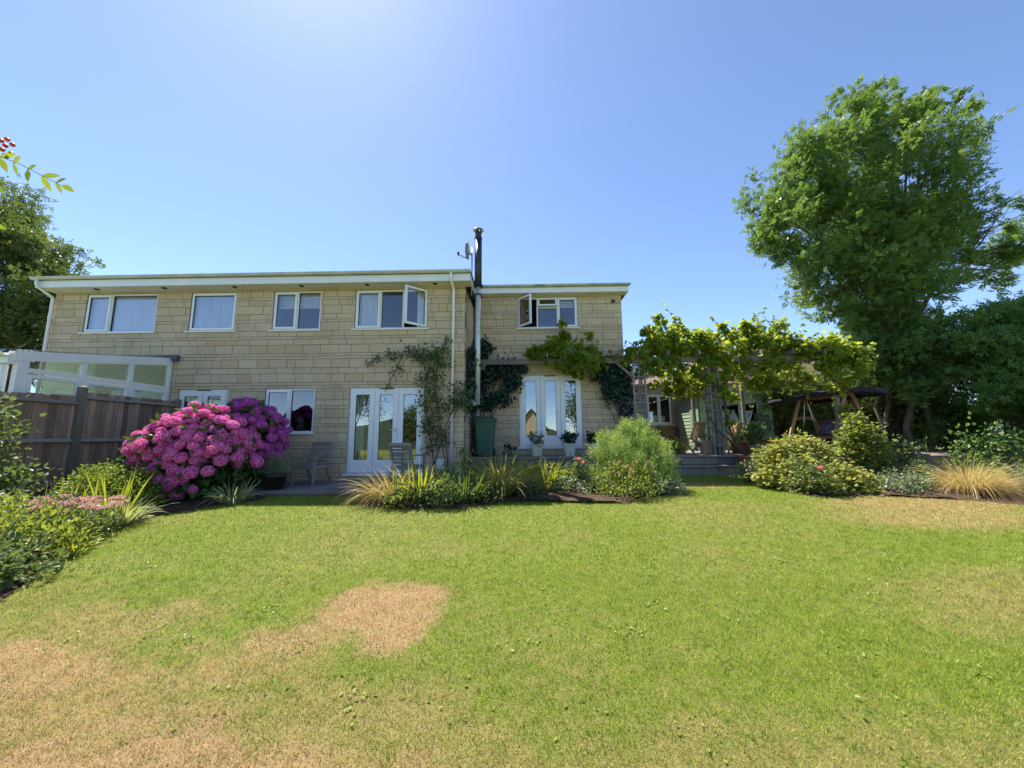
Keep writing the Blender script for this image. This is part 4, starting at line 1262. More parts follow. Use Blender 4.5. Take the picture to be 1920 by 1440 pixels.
def hydrangea(base, c, r, nh, m, label, seed, low, shape=()):
    rng = np.random.default_rng(seed); rg = random.Random(seed)
    o = empty('hydrangea', base, label=label, cat='hydrangea')
    hm = []
    for k in range(3):
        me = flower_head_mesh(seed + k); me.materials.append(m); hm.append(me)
    bumps = [(unit(rng.normal(size=3) * np.array([1, 1, .5]) + np.array([0, -.3, .4])), rng.uniform(-.24, .22)) for _ in range(18)] + [(unit(np.array(a)), k) for a, k in shape]
    def surf(d):
        k = 1 + sum(a * max(0, float(np.dot(d, b)) - .75) * 4 for b, a in bumps)
        return np.array(c) + d * np.array(r) * k
    pts = []
    for i in range(int(nh * 2.2)):
        z = 1 - 1.28 * (i + .5) / (nh * 2.2)
        an = i * 2.39996
        s = math.sqrt(max(0, 1 - z * z))
        d = np.array([s * math.cos(an), s * math.sin(an), z])
        if d[1] > .35 and d[2] < .75: continue
        if z < -.05 and rg.random() < .45: continue
        if rg.random() < .10: continue
        pts.append((d, surf(d) * 1.0 + d * rng.normal() * .06 + rng.normal(size=3) * .03))
    for d in low:
        dd = unit(np.array(d)); pts.append((dd, surf(dd) * 1.0 + rng.normal(size=3) * .04))
    stm = []
    for d, p in pts:
        s = rg.uniform(.068, .108)
        h = link('flower_head', rg.choice(hm), None, o, loc=tuple(p), rot=Vector(d * .7 + np.array([0, 0, .5])).to_track_quat('Z', 'Y').to_euler())
        h.scale = (s * rg.uniform(.85, 1.15), s * rg.uniform(.85, 1.15), s * rg.uniform(.75, .95))
        stm.append([tuple(np.array(base) + rng.normal(size=3) * np.array([.15, .12, 0])), tuple((np.array(base) + p) / 2 + np.array([0, 0, .1])), tuple(p)])
    stems('stem', stm, .012, .006, M_TWIG, o, 4)
    n = 2600
    d = unit(rng.normal(size=(n, 3)))
    P = np.array(c) + d * np.array(r) * rng.uniform(.5, .96, n)[:, None]
    P[:, 2] = np.where(P[:, 2] < c[2], c[2] - (c[2] - P[:, 2]) * .9, P[:, 2])
    k = P[:, 2] > gz(P[:, 1]) + .05
    P, d = P[k], d[k]
    e = unit(rng.normal(size=(260, 3))); e[:, 1] = -np.abs(e[:, 1])
    P = np.concatenate([P, np.array([surf(q) for q in e]) * 1.0 + e * rng.uniform(-.04, .07, (260, 1))]); d = np.concatenate([d, e])
    k = P[:, 2] > gz(P[:, 1]) + .05; P, d = P[k], d[k]
    leaves('foliage', P, d + rng.normal(size=P.shape) * .5, .15 * rng.uniform(.7, 1.2, len(P)), .10, L_HYD, o, rng, 'oval', .6)
    return o
LOWH = [(-.8, -.8, -.3), (-.6, -.9, -.25), (-.4, -1, -.3), (-.9, -.6, -.45), (-.15, -1, -.35), (.45, -1, -.3), (.05, -1, -.42), (-.5, -.9, -.55), (-.3, -1, -.5), (0, -1, -.6), (.2, -1, -.45), (.35, -1, -.62), (-.1, -1, -.75), (.1, -1, -.9), (-.25, -1, -.95), (.5, -.9, -.7), (.3, -1, -.85), (-.6, -.8, -.75)]
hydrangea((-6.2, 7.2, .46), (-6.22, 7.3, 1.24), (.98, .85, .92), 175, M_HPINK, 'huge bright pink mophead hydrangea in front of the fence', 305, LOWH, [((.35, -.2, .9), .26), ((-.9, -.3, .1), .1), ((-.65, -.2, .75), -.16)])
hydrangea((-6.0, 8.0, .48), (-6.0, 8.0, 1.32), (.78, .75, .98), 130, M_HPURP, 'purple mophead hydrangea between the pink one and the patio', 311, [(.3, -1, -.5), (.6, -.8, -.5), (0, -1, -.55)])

# ------------------------------------------------------------------ left border
shrub('box_dome', (-6.75, 6.15, .4), mound(-6.75, 6.15, .38, .66, .58, .68, 34, 1, .18), 11500, .042, .034, L_BOX, 'clipped green box dome in front of the fence', 401, 'oval', per=6, clump=.28, inner=.85)
shrub('tall_shrub', (-7.75, 5.5, .4), [(-8.1, 5.5, 2.0, .25), (-8.05, 5.5, 1.65, .28), (-8.0, 5.4, 1.25, .35), (-7.75, 5.45, 1.0, .3), (-7.45, 5.5, 1.0, .2), (-7.9, 5.3, .75, .4), (-7.5, 5.35, .7, .3)], 1500, .085, .06, L_SHRUB, 'loose pale-leaved shrub against the fence at the left edge', 402, 'oval', per=8, clump=.35, stem_r=.012)
shrub('small_shrub', (-7.5, 7.0, .45), [(-7.55, 6.95, .95, .22), (-7.4, 7.0, .8, .2)], 250, .08, .05, L_SHRUB, 'small pale shrub between the box dome and pink hydrangea', 403, 'oval', per=8)
clump('iris_clump', (-6.45, 5.2, .37), 16, .8, .035, .05, L_YGREEN, 'upright yellow-green iris leaves left of the sedum', 404, spread=.25, foot=.13)
clump('iris_clump', (-6.05, 5.3, .38), 12, .8, .035, .08, L_YGREEN, 'upright iris leaves between the sedum and the box dome', 405, spread=.3, foot=.1)
o = clump('crocosmia_clump', (-5.88, 5.45, .39), 30, .85, .03, .12, L_YGREEN, 'upright bright strap leaves right of the box dome', 406, spread=.45, foot=.12, lean=(.18, 0))
clump('striped_grass_clump', (-5.72, 5.38, .38), 230, .68, .018, .55, L_STRIPE, 'arching pale striped grass at the lawn edge by the box dome', 407, spread=1.0, foot=.12, lean=(.1, -.1))
clump('striped_grass_clump', (-5.15, 6.75, .46), 150, .62, .018, .55, L_STRIPE, 'arching pale striped grass below the hydrangeas', 408, spread=1.1, foot=.16)
sed = shrub('sedum', (-5.75, 4.75, .35), mound(-5.75, 4.75, .34, .45, .38, .42, 8, 5, .18), 1800, .055, .035, L_SHRUB, 'sedum with flat pink flower heads at the edge of the lawn', 409, 'oval', cat='plant', per=8)
rng = np.random.default_rng(410)
fh = []
for k in range(3):
    n = 70
    a = rng.uniform(0, 6.28, n); rr_ = np.sqrt(rng.random(n))
    P = np.stack([rr_ * np.cos(a) * .07, rr_ * np.sin(a) * .07, .02 * (1 - rr_ ** 2)], 1)
    tmp = leaves('flower_head', P, rng.normal(size=(n, 3)) * .6 + np.array([0, 0, 1]), .022, .022, L_SEDUM, None, rng, 'rhomb', .2, kind=None)
    fh.append(tmp.data); bpy.data.objects.remove(tmp)
for k in range(24):
    an = rng.uniform(0, 6.28); q = math.sqrt(rng.random()) * .95
    x, y = -5.75 + q * .5 * math.cos(an) + .05, 4.8 + q * .42 * math.sin(an)
    s = rng.uniform(.75, 1.3)
    h = link('flower_head', fh[k % 3], None, sed, loc=(x, y, .35 + .5 - .16 * q * q + rng.uniform(-.03, .06)), rot=(rng.normal() * .25, rng.normal() * .25, an)); h.scale = (s, s, s)
    
shrub('border_perennial', (-5.45, 4.15, .3), mound(-5.45, 4.2, .28, .5, .45, .42, 8, 7, .2), 1900, .065, .034, L_LIME, 'lime green leafy perennial in front of the sedum', 411, 'oval', cat='plant', per=7)
shrub('border_perennial', (-6.3, 4.4, .3), mound(-6.3, 4.4, .3, .6, .5, .5, 9, 8, .24), 2200, .07, .034, L_LIME, 'leafy yellow-green perennial clump at the left edge', 412, 'oval', cat='plant', per=7)
shrub('border_perennial', (-5.0, 3.6, .25), mound(-5.0, 3.55, .24, .5, .45, .30, 8, 9, .18), 1700, .07, .042, L_SHRUB, 'dark leafy ground plant at the lower left lawn edge', 413, 'oval', cat='plant', per=7)
clump('daylily_clump', (-5.25, 3.85, .28), 40, .40, .026, .35, L_GREEN, 'green strap-leaved clump at the lower left of the border', 414, spread=.9, foot=.14)
clump('daylily_clump', (-5.1, 4.3, .32), 36, .36, .024, .4, L_YGREEN, 'yellow-green strap leaves spilling onto the lawn below the sedum', 415, spread=.9, foot=.12)
clump('daylily_clump', (-6.0, 3.9, .28), 44, .48, .026, .3, L_YGREEN, 'bright strap-leaved clump cut by the left edge', 416, spread=.8, foot=.15)
shrub('silver_plant', (-5.7, 3.7, .26), mound(-5.7, 3.7, .26, .4, .35, .36, 6, 12, .16), 380, .13, .055, L_GREY, 'silvery long-leaved plant low at the left edge', 417, 'oval', cat='plant', per=6)
shrub('border_perennial', (-6.9, 5.0, .33), mound(-6.9, 5.0, .33, .5, .45, .45, 8, 13, .22), 1400, .065, .04, L_SHRUB, 'leafy plant between the tall shrub and the iris', 418, 'oval', cat='plant', per=7)

# ------------------------------------------------------------------ middle border
def G3(x, y): return (x, y, gzf(y) + .02)
clump('tawny_grass', G3(-2.3, 6.75), 700, 1.1, .007, .72, L_ORANGE, 'tawny orange arching grass at the left end of the bed', 501, spread=1.0, foot=.14, lean=(-.28, -.05))
clump('daylily_clump', G3(-1.8, 6.75), 150, 1.05, .026, .42, L_YGREEN, 'bright yellow-green daylily leaves beside the tawny grass', 502, spread=.9, foot=.2)
shrub('leafy_plant', G3(-1.55, 6.42), mound(-1.5, 6.42, .40, .62, .30, .42, 9, 21, .17), 1100, .06, .04, L_SHRUB, 'low dark leafy plant in front of the daylily', 503, 'oval', cat='plant', per=7)
clump('sword_leaf_clump', G3(-.98, 6.72), 170, .8, .022, .35, L_GREEN, 'deep green sword-leaved clump in the shade', 504, spread=.75, foot=.24)
clump('sword_leaf_clump', G3(-1.15, 7.5), 130, .9, .02, .3, L_GREEN, 'green strap leaves at the foot of the downpipe', 505, spread=.7, foot=.24)
clump('bronze_grass', G3(-.38, 7.25), 1000, 1.15, .011, .52, L_BRONZE, 'bronze-green fountain grass in the middle of the bed', 506, spread=1.0, foot=.16)
clump('daylily_clump', G3(.5, 7.9), 130, .95, .024, .4, L_YGREEN, 'yellow-green daylily leaves right of the bronze grass', 507, spread=.8, foot=.2)
clump('daylily_clump', G3(.1, 8.3), 110, 1.0, .022, .3, L_GREEN, 'tall green leaves behind the bronze grass', 508, spread=.6, foot=.18)
shrub('leafy_plant', G3(.75, 7.75), [(.7, 7.75, .68, .2), (.85, 7.7, .6, .2), (.65, 7.8, .9, .12), (.95, 7.75, .75, .14)], 600, .055, .04, L_LIME, 'small fresh green plant beside the rose bush', 509, 'oval', cat='plant', per=7)
rose = shrub('rose_bush', G3(1.2, 7.85), [(1.1, 7.85, .7, .22), (1.35, 7.8, .75, .2), (1.2, 7.9, .95, .18), (1.0, 7.8, .85, .14), (1.45, 7.85, .6, .2), (1.15, 7.75, 1.1, .08)], 900, .06, .042, L_SHRUB, 'small rose bush with two pink blooms by the white planter', 510, 'oval', per=7)
def bloom_mesh(m, seed):
    rng = np.random.default_rng(seed); n = 26
    d = unit(rng.normal(size=(n, 3)) + np.array([0, 0, .6]))
    tmp = leaves('bloom', d * .012, d + rng.normal(size=(n, 3)) * .4, .04, .045, m, None, rng, 'oval', .2, kind=None)
    me = tmp.data; bpy.data.objects.remove(tmp); return me
BR = bloom_mesh(L_ROSEPINK, 1); BS = bloom_mesh(L_SALMON, 2); BW = bloom_mesh(leafmat('apricot_petal', (.45, .22, .13), (.62, .36, .24), trans=.3), 3)
for p in ((1.15, 7.7, 1.12), (1.22, 7.66, 1.05)): link('bloom', BR, None, rose, loc=p)
shrub('rosemary_bush', G3(2.35, 7.95), [(1.78, 7.9, .85, .24), (2.05, 7.8, 1.2, .26), (2.42, 8.0, 1.4, .26), (2.7, 7.9, 1.1, .27), (2.85, 7.95, .8, .24), (2.3, 7.7, .85, .32), (1.9, 8.1, 1.5, .16), (2.5, 8.1, 1.66, .14), (1.7, 8.0, 1.2, .15), (2.88, 8.1, 1.35, .13), (2.18, 8.0, 1.62, .12), (1.65, 7.8, .7, .2), (2.6, 7.7, .75, .26), (2.72, 8.1, 1.5, .1), (1.74, 8.05, 1.5, .08), (2.3, 8.1, 1.78, .08), (2.62, 8.1, 1.74, .07)], 5200, .17, .19, L_ROSEMARY, 'big rounded feathery rosemary bush below the terrace', 511, 'sprig', per=16, clump=.35, upd=.8, up=.3, inner=.5)
wf = shrub('wallflower', G3(1.95, 7.05), [(1.6, 7.2, .75, .2), (1.85, 6.95, .62, .24), (2.15, 6.9, .6, .25), (2.35, 7.05, .72, .2), (1.95, 7.15, .95, .14), (2.2, 7.2, .92, .13), (1.6, 7.1, .55, .2), (1.75, 7.2, 1.05, .09)], 1500, .05, .032, L_LIME, 'low wallflower with orange-pink blooms in front of the rosemary', 512, 'oval', cat='plant', per=7)
rng = np.random.default_rng(513)
for k in range(13):
    h = link('bloom', BW, None, wf, loc=(rng.uniform(1.6, 2.4), 6.95 + rng.normal() * .1, rng.uniform(.85, 1.15))); h.scale = (.55, .55, .55)
shrub('young_plant', G3(-1.25, 8.5), [(-1.3, 8.5, 1.15, .16), (-1.2, 8.5, .95, .18)], 160, .07, .055, L_LIME, 'spindly young plant in front of the green bin', 514, 'oval', cat='plant', per=5)
shrub('leafy_plant', G3(-.5, 9.3), mound(-.5, 9.3, .5, .6, .4, .5, 8, 29, .2), 700, .06, .045, L_SHRUB, 'leafy plant below the terrace edge by the bin', 515, 'oval', cat='plant', per=7)
shrub('leafy_plant', G3(1.2, 9.2), mound(1.2, 9.2, .5, .6, .4, .45, 8, 30, .2), 700, .06, .045, L_SHRUB, 'leafy plant under the white planters', 516, 'oval', cat='plant', per=7)
for i, (x, y, rx, lab, m_) in enumerate(((.15, 7.2, .35, 'low green ground plant in front of the bronze grass', L_SHRUB), (1.0, 7.5, .34, 'low leafy plant at the lawn edge below the rose bush', L_GREY), (-.62, 6.75, .34, 'dark low plant between the sword leaves and bronze grass', L_SHRUB), (2.75, 7.35, .3, 'small grey plant at the right foot of the rosemary', L_GREY), (-2.05, 6.4, .3, 'low leafy plant at the front of the tawny grass', L_LIME), (1.5, 7.55, .25, 'small leafy plant between the rose bush and wallflower', L_SHRUB))):
    shrub('leafy_plant', G3(x, y), [(x + rx * .6 * math.cos(k * 1.26), y + .18 * math.sin(k * 1.26), gzf(y) + .12 + .05 * (k % 2), .16) for k in range(5)], 480, .055, .04, m_, lab, 520 + i, 'oval', cat='plant', per=6)
# ------------------------------------------------------------------ right border
gold = shrub('golden_shrub', G3(5.8, 8.0), [(5.1, 8.0, .74, .24, .6), (5.4, 7.65, .66, .27, .6), (5.7, 8.3, 1.28, .26, .5), (6.05, 8.35, 1.36, .30, .5), (5.4, 8.35, 1.16, .24, .5), (6.4, 8.25, 1.22, .27, .5), (5.65, 7.8, .98, .28, .45), (5.3, 8.1, .92, .25, .5), (6.2, 7.75, .8, .33, .5), (6.6, 7.8, .74, .28, .5), (5.9, 7.5, .58, .3, .6), (6.35, 7.5, .54, .28, .6), (6.78, 7.85, .64, .22, .5), (5.6, 7.45, .55, .25)], 5600, .075, .075, L_GOLD, 'golden yellow layered maple shrub at the lawn edge', 601, 'lobed', per=12, clump=.3, up=.8, upd=.0)
shrub('rose_bush', G3(5.5, 7.35), mound(5.5, 7.35, .48, .4, .3, .5, 7, 41, .18), 700, .06, .042, L_SHRUB, 'low grey-green rose in front of the golden shrub', 602, 'oval', per=7)
link('bloom', BR, None, bpy.data.objects['rose_bush.001'], loc=(5.42, 7.05, .98))
shrub('cut_leaf_plant', G3(5.15, 8.7), mound(5.2, 8.75, .52, .4, .35, .42, 6, 42, .17), 500, .06, .05, L_GREY, 'grey-green leafy plant at the foot of the stone steps', 603, 'oval', cat='plant', per=7)
shrub('lime_shrub', G3(7.75, 8.75), [(7.6, 8.7, 1.62, .28, .7), (7.85, 8.8, 1.5, .3, .7), (7.45, 8.7, 1.3, .26, .7), (7.95, 8.75, 1.2, .3, .7), (7.65, 8.6, 1.05, .3, .7), (7.7, 8.75, 1.9, .16)], 3000, .07, .07, L_LIME, 'upright lime green shrub in front of the swing seat', 604, 'lobed', per=12, clump=.34, up=.8, upd=.1, stem_r=.02)
shrub('leafy_plant', G3(8.35, 8.4), mound(8.0, 8.3, .46, .75, .45, .5, 12, 43, .2), 1500, .055, .04, L_SHRUB, 'brownish grey-green low plant left of the straw grass', 605, 'oval', cat='plant', per=7)
shrub('dark_shrub', G3(9.0, 9.2), mound(9.0, 9.2, .5, .55, .5, .95, 10, 44, .26), 1000, .075, .055, L_SHRUB, 'dark glossy shrub at the foot of the bare stems', 606, 'oval', per=8)
clump('tawny_grass', G3(8.25, 7.25), 1100, 1.2, .006, .8, L_ORANGE, 'straw-coloured arching grass at the right of the lawn', 607, spread=1.1, foot=.16, lean=(.18, -.05))
clump('bronze_grass', G3(9.6, 8.6), 420, .8, .008, .5, L_BRONZE, 'shaded bronze grass behind the straw-coloured one', 608, spread=1.1, foot=.3)
clump('bronze_grass', G3(10.6, 8.3), 420, .75, .008, .5, L_BRONZE, 'dull grass clump near the right edge under the trees', 609, spread=1.1, foot=.3)
shrub('leafy_plant', G3(9.5, 7.3), mound(9.7, 7.1, .44, .9, .6, .5, 12, 45, .22), 1700, .07, .05, L_GREY, 'pale leafy ground plant at the right edge of the lawn', 610, 'oval', cat='plant', per=7)
shrub('dark_shrub', G3(12.0, 9.6), mound(12.0, 9.6, .5, 1.1, .8, 1.3, 12, 46, .4), 1500, .10, .07, L_DARK, 'deep shaded shrub under the spreading tree at right', 611, 'oval', per=10)
shrub('dark_shrub', G3(13.6, 8.9), mound(13.6, 8.9, .5, 1.3, .9, 1.5, 12, 47, .45), 1500, .10, .07, L_DARK, 'dark bush at the extreme right below the low boughs', 612, 'oval', per=10)

for i, (x, y, rx, lab, m_) in enumerate(((7.5, 7.7, .4, 'low leafy plant between the golden shrub and straw grass', L_SHRUB), (7.1, 7.45, .3, 'small green plant at the right foot of the golden shrub', L_GREY), (9.9, 6.2, .5, 'ground plant at the right corner of the lawn', L_SHRUB), (10.6, 6.6, .7, 'wide low plant at the extreme right of the bed', L_GREY))):
    shrub('leafy_plant', G3(x, y), [(x + rx * .7 * math.cos(k * 1.05), y + .25 * math.sin(k * 1.05), gzf(y) + .12 + .06 * (k % 2), .18) for k in range(6)], 620, .06, .042, m_, lab, 620 + i, 'oval', cat='plant', per=6)
# ------------------------------------------------------------------ climbers
R9 = 9.1
def wallpts(pl, y, rng, amp=.03): return [(x + rng.normal() * amp * 0, y + rng.normal() * .02, z) for x, z in pl]
rng = np.random.default_rng(700)
cr = empty('climbing_rose', (-1.9, 9.1, .56), label='straggling climbing rose trained up the wall beside the patio doors', cat='climber')
PL = [[(-1.79, .56), (-1.96, 1.83), (-2.12, 2.62), (-2.1, 3.29), (-1.97, 3.76), (-1.84, 3.97)], [(-2.14, 3.15), (-2.41, 3.54), (-2.86, 3.71), (-3.42, 3.58), (-3.93, 3.39)], [(-2.93, 3.68), (-3.08, 3.27), (-3.23, 3.0), (-3.37, 2.7)],
      [(-1.74, .56), (-1.85, 1.83), (-1.66, 2.22), (-1.37, 2.68)], [(-2.05, .56), (-2.24, 1.84), (-2.38, 2.36), (-2.34, 3.16)], [(-2.1, .9), (-1.9, 1.6), (-1.62, 2.1), (-1.5, 2.5)]]
stems('stem', [wallpts(p, 9.08, rng) for p in PL], .014, .006, M_TWIG, cr)
RB = [(-2.17, 9.05, 3.41, 0.33), (-2.0, 9.05, 3.68, 0.2), (-2.4, 9.05, 3.58, 0.17), (-2.25, 9.05, 2.88, 0.27), (-2.15, 9.05, 2.35, 0.28), (-2.23, 9.05, 1.84, 0.2), (-2.0, 9.05, 1.58, 0.22), (-1.71, 9.03, 2.35, 0.16), (-1.5, 9.03, 2.67, 0.22), (-1.36, 9.03, 2.41, 0.16), (-2.28, 9.05, 1.26, 0.12), (-2.6, 9.05, 3.66, .14), (-2.8, 9.05, 3.67, 0.14), (-3.2, 9.05, 3.59, 0.12), (-3.6, 9.05, 3.47, 0.11), (-3.85, 9.05, 3.42, .08), (-3.06, 9.05, 3.22, 0.1), (-3.3, 9.05, 2.85, .05), (-1.85, 9.05, 3.93, .1), (-3.0, 9.05, 3.65, .08)]
P, O, tone = scatter(RB, 1900, rng, .44, 5)
P[:, 1] = 9.06 + (P[:, 1] - 9.05) * .45
P[:, 1] = np.minimum(P[:, 1], 9.17)
leaves('foliage', P, O * .4 + rng.normal(size=P.shape) * .7, .075 * rng.uniform(.6, 1.3, len(P)), .05, L_ROSE, cr, rng, 'oval', .3, tone)
def ivy(lobes, n, label, seed, base, y=10.82):
    rng = np.random.default_rng(seed)
    o = empty('ivy', base, label=label, cat='climber')
    P, O, tone = scatter(lobes, n, rng, .32, 8, .1)
    P[:, 1] = y - np.abs(rng.normal(size=len(P))) * .09
    D = np.stack([rng.normal(size=len(P)) * .5, -rng.random(len(P)) * .6, -rng.random(len(P)) - .2], 1)
    leaves('foliage', P, D, .095 * rng.uniform(.6, 1.3, len(P)), .095 * rng.uniform(.7, 1.2, len(P)), L_IVY, o, rng, 'lobed', .25, tone)
    stems('stem', [wig(base, (l[0], y, l[2]), rng, 5, .04) for l in lobes[:7]], .016, .006, M_TWIG, o)
ivy([(-1.2, 10.8, 4.2, 0.26), (-1.25, 10.8, 3.75, 0.26), (-1.02, 10.8, 4.15, 0.22), (-1.2, 10.8, 3.19, 0.28), (-0.88, 10.8, 3.51, 0.34), (-0.41, 10.8, 3.5, 0.3), (-0.02, 10.8, 3.58, 0.2), (-0.25, 10.8, 3.1, 0.24), (-0.49, 10.8, 2.76, 0.24), (-0.88, 10.8, 2.6, 0.24), (-1.17, 10.8, 2.7, 0.22), (-.6, 10.8, 3.62, .22), (-1.3, 10.2, 3.6, .2)], 3000, 'dark ivy hanging over the wing wall left of the glazed doors', 710, (-1.25, 10.85, 1.1))
ivy([(2.48, 10.8, 3.55, 0.24), (2.86, 10.8, 3.39, 0.34), (2.68, 10.8, 2.92, 0.32), (2.98, 10.8, 2.84, 0.28), (3.02, 10.8, 2.29, 0.18), (2.31, 10.8, 3.31, 0.18), (3.02, 10.8, 1.84, 0.14), (3.0, 10.8, 1.5, .12), (2.2, 10.8, 3.6, .18)], 2300, 'dark ivy on the right-hand corner of the wing', 711, (3.0, 10.88, 1.1))
# ivy on the side wall of the main house
rng = np.random.default_rng(712)
o = empty('ivy', (-1.36, 10.1, 1.1), label='dark ivy climbing the corner between house and wing', cat='climber')
n = 1700
P = np.stack([-1.36 + np.abs(rng.normal(size=n)) * .08, rng.uniform(9.35, 10.8, n), 2.2 + rng.random(n) ** .8 * 1.75], 1)
P[:, 2] += (P[:, 1] - 9.4) * .35 - .1
D = np.stack([rng.random(n) * .5, -rng.random(n) * .6, -rng.random(n) - .2], 1)
leaves('foliage', P, D, .09 * rng.uniform(.6, 1.3, n), .09, L_IVY, o, rng, 'lobed', .25)
stems('stem', [wig((-1.37, 10.1 + .2 * k, 1.05), (-1.36, 9.6 + .35 * k, 3.4), rng, 5, .04) for k in range(4)], .016, .006, M_TWIG, o)

# ------------------------------------------------------------------ pergola and vine
perg = empty('pergola', (3.4, 10.6, 1.05), label='grey weathered timber pergola over the terrace with trellis posts', cat='pergola')
PZ = 3.70
def beam(nm, a, b, w_, h_, m=M_PERG): MB().bar(a, b, w_, h_).build(nm, m, perg)
beam('beam', (-1.38, 10.5, PZ), (3.95, 10.5, PZ), .05, .15)
beam('beam', (3.55, 10.56, PZ + .02), (9.1, 10.56, PZ + .02), .05, .15)
beam('beam', (3.3, 12.9, PZ), (8.6, 12.9, PZ), .05, .15)
for x in (-.35, .75, 1.85):
    beam('rafter', (x, 10.30, PZ + .14), (x, 10.94, PZ + .14), .045, .12)
for x in (3.25, 4.1, 4.95, 5.8, 6.65, 7.5, 8.35):
    beam('rafter', (x, 10.2, PZ + .15), (x, 13.2, PZ + .15), .045, .12)
beam('brace', (2.75, 10.5, PZ - .08), (3.2, 10.5, PZ - .5), .05, .07)
beam('brace', (4.05, 10.5, PZ - .08), (3.55, 10.5, PZ - .5), .05, .07)
beam('brace', (-1.0, 10.5, PZ - .08), (-1.36, 10.5, PZ - .4), .05, .07)
beam('brace', (7.0, 10.56, PZ - .05), (6.3, 10.56, PZ - .5), .05, .07)
def trellis_post(x0, x1, y0, y1, z0, z1):
    for x in (x0, x1):
        for y in (y0, y1):
            MB().box(x - .025, x + .025, y - .025, y + .025, z0, z1).build('post', M_TRELLIS, perg)
    z = z0 + .25
    while z < z1 - .1:
        for y, s in ((y0, -1), (y1, 1)): MB().box(x0 - .03, x1 + .03, y + s * .026, y + s * .046, z - .016, z + .016).build('rung', M_TRELLIS, perg)
        for x, s in ((x0, -1), (x1, 1)): MB().box(x + s * .026, x + s * .046, y0 - .03, y1 + .03, z - .014, z + .018).build('rung', M_TRELLIS, perg)
        z += .24
    MB().box((x0 + x1) / 2 - .018, (x0 + x1) / 2 + .018, y0 - .024, y0 + .012, z0, z1).build('upright', M_TRELLIS, perg)
trellis_post(3.18, 3.50, 10.48, 10.78, TZ, PZ + .06)
trellis_post(5.33, 5.58, 10.56, 10.8, TZ, PZ + .06)
MB().box(5.38, 5.53, 10.6, 10.75, TZ, PZ).build('post', M_TRELLIS, perg)
MB().box(5.36, 5.55, 10.58, 10.77, TZ, TZ + .22).build('post_shoe', M_BLACK, perg)
for x, y in ((3.3, 12.9), (5.9, 12.9), (7.6, 12.95), (8.9, 10.7)):
    MB().box(x - .05, x + .05, y - .05, y + .05, TZ, PZ).build('post', M_TRELLIS, perg)

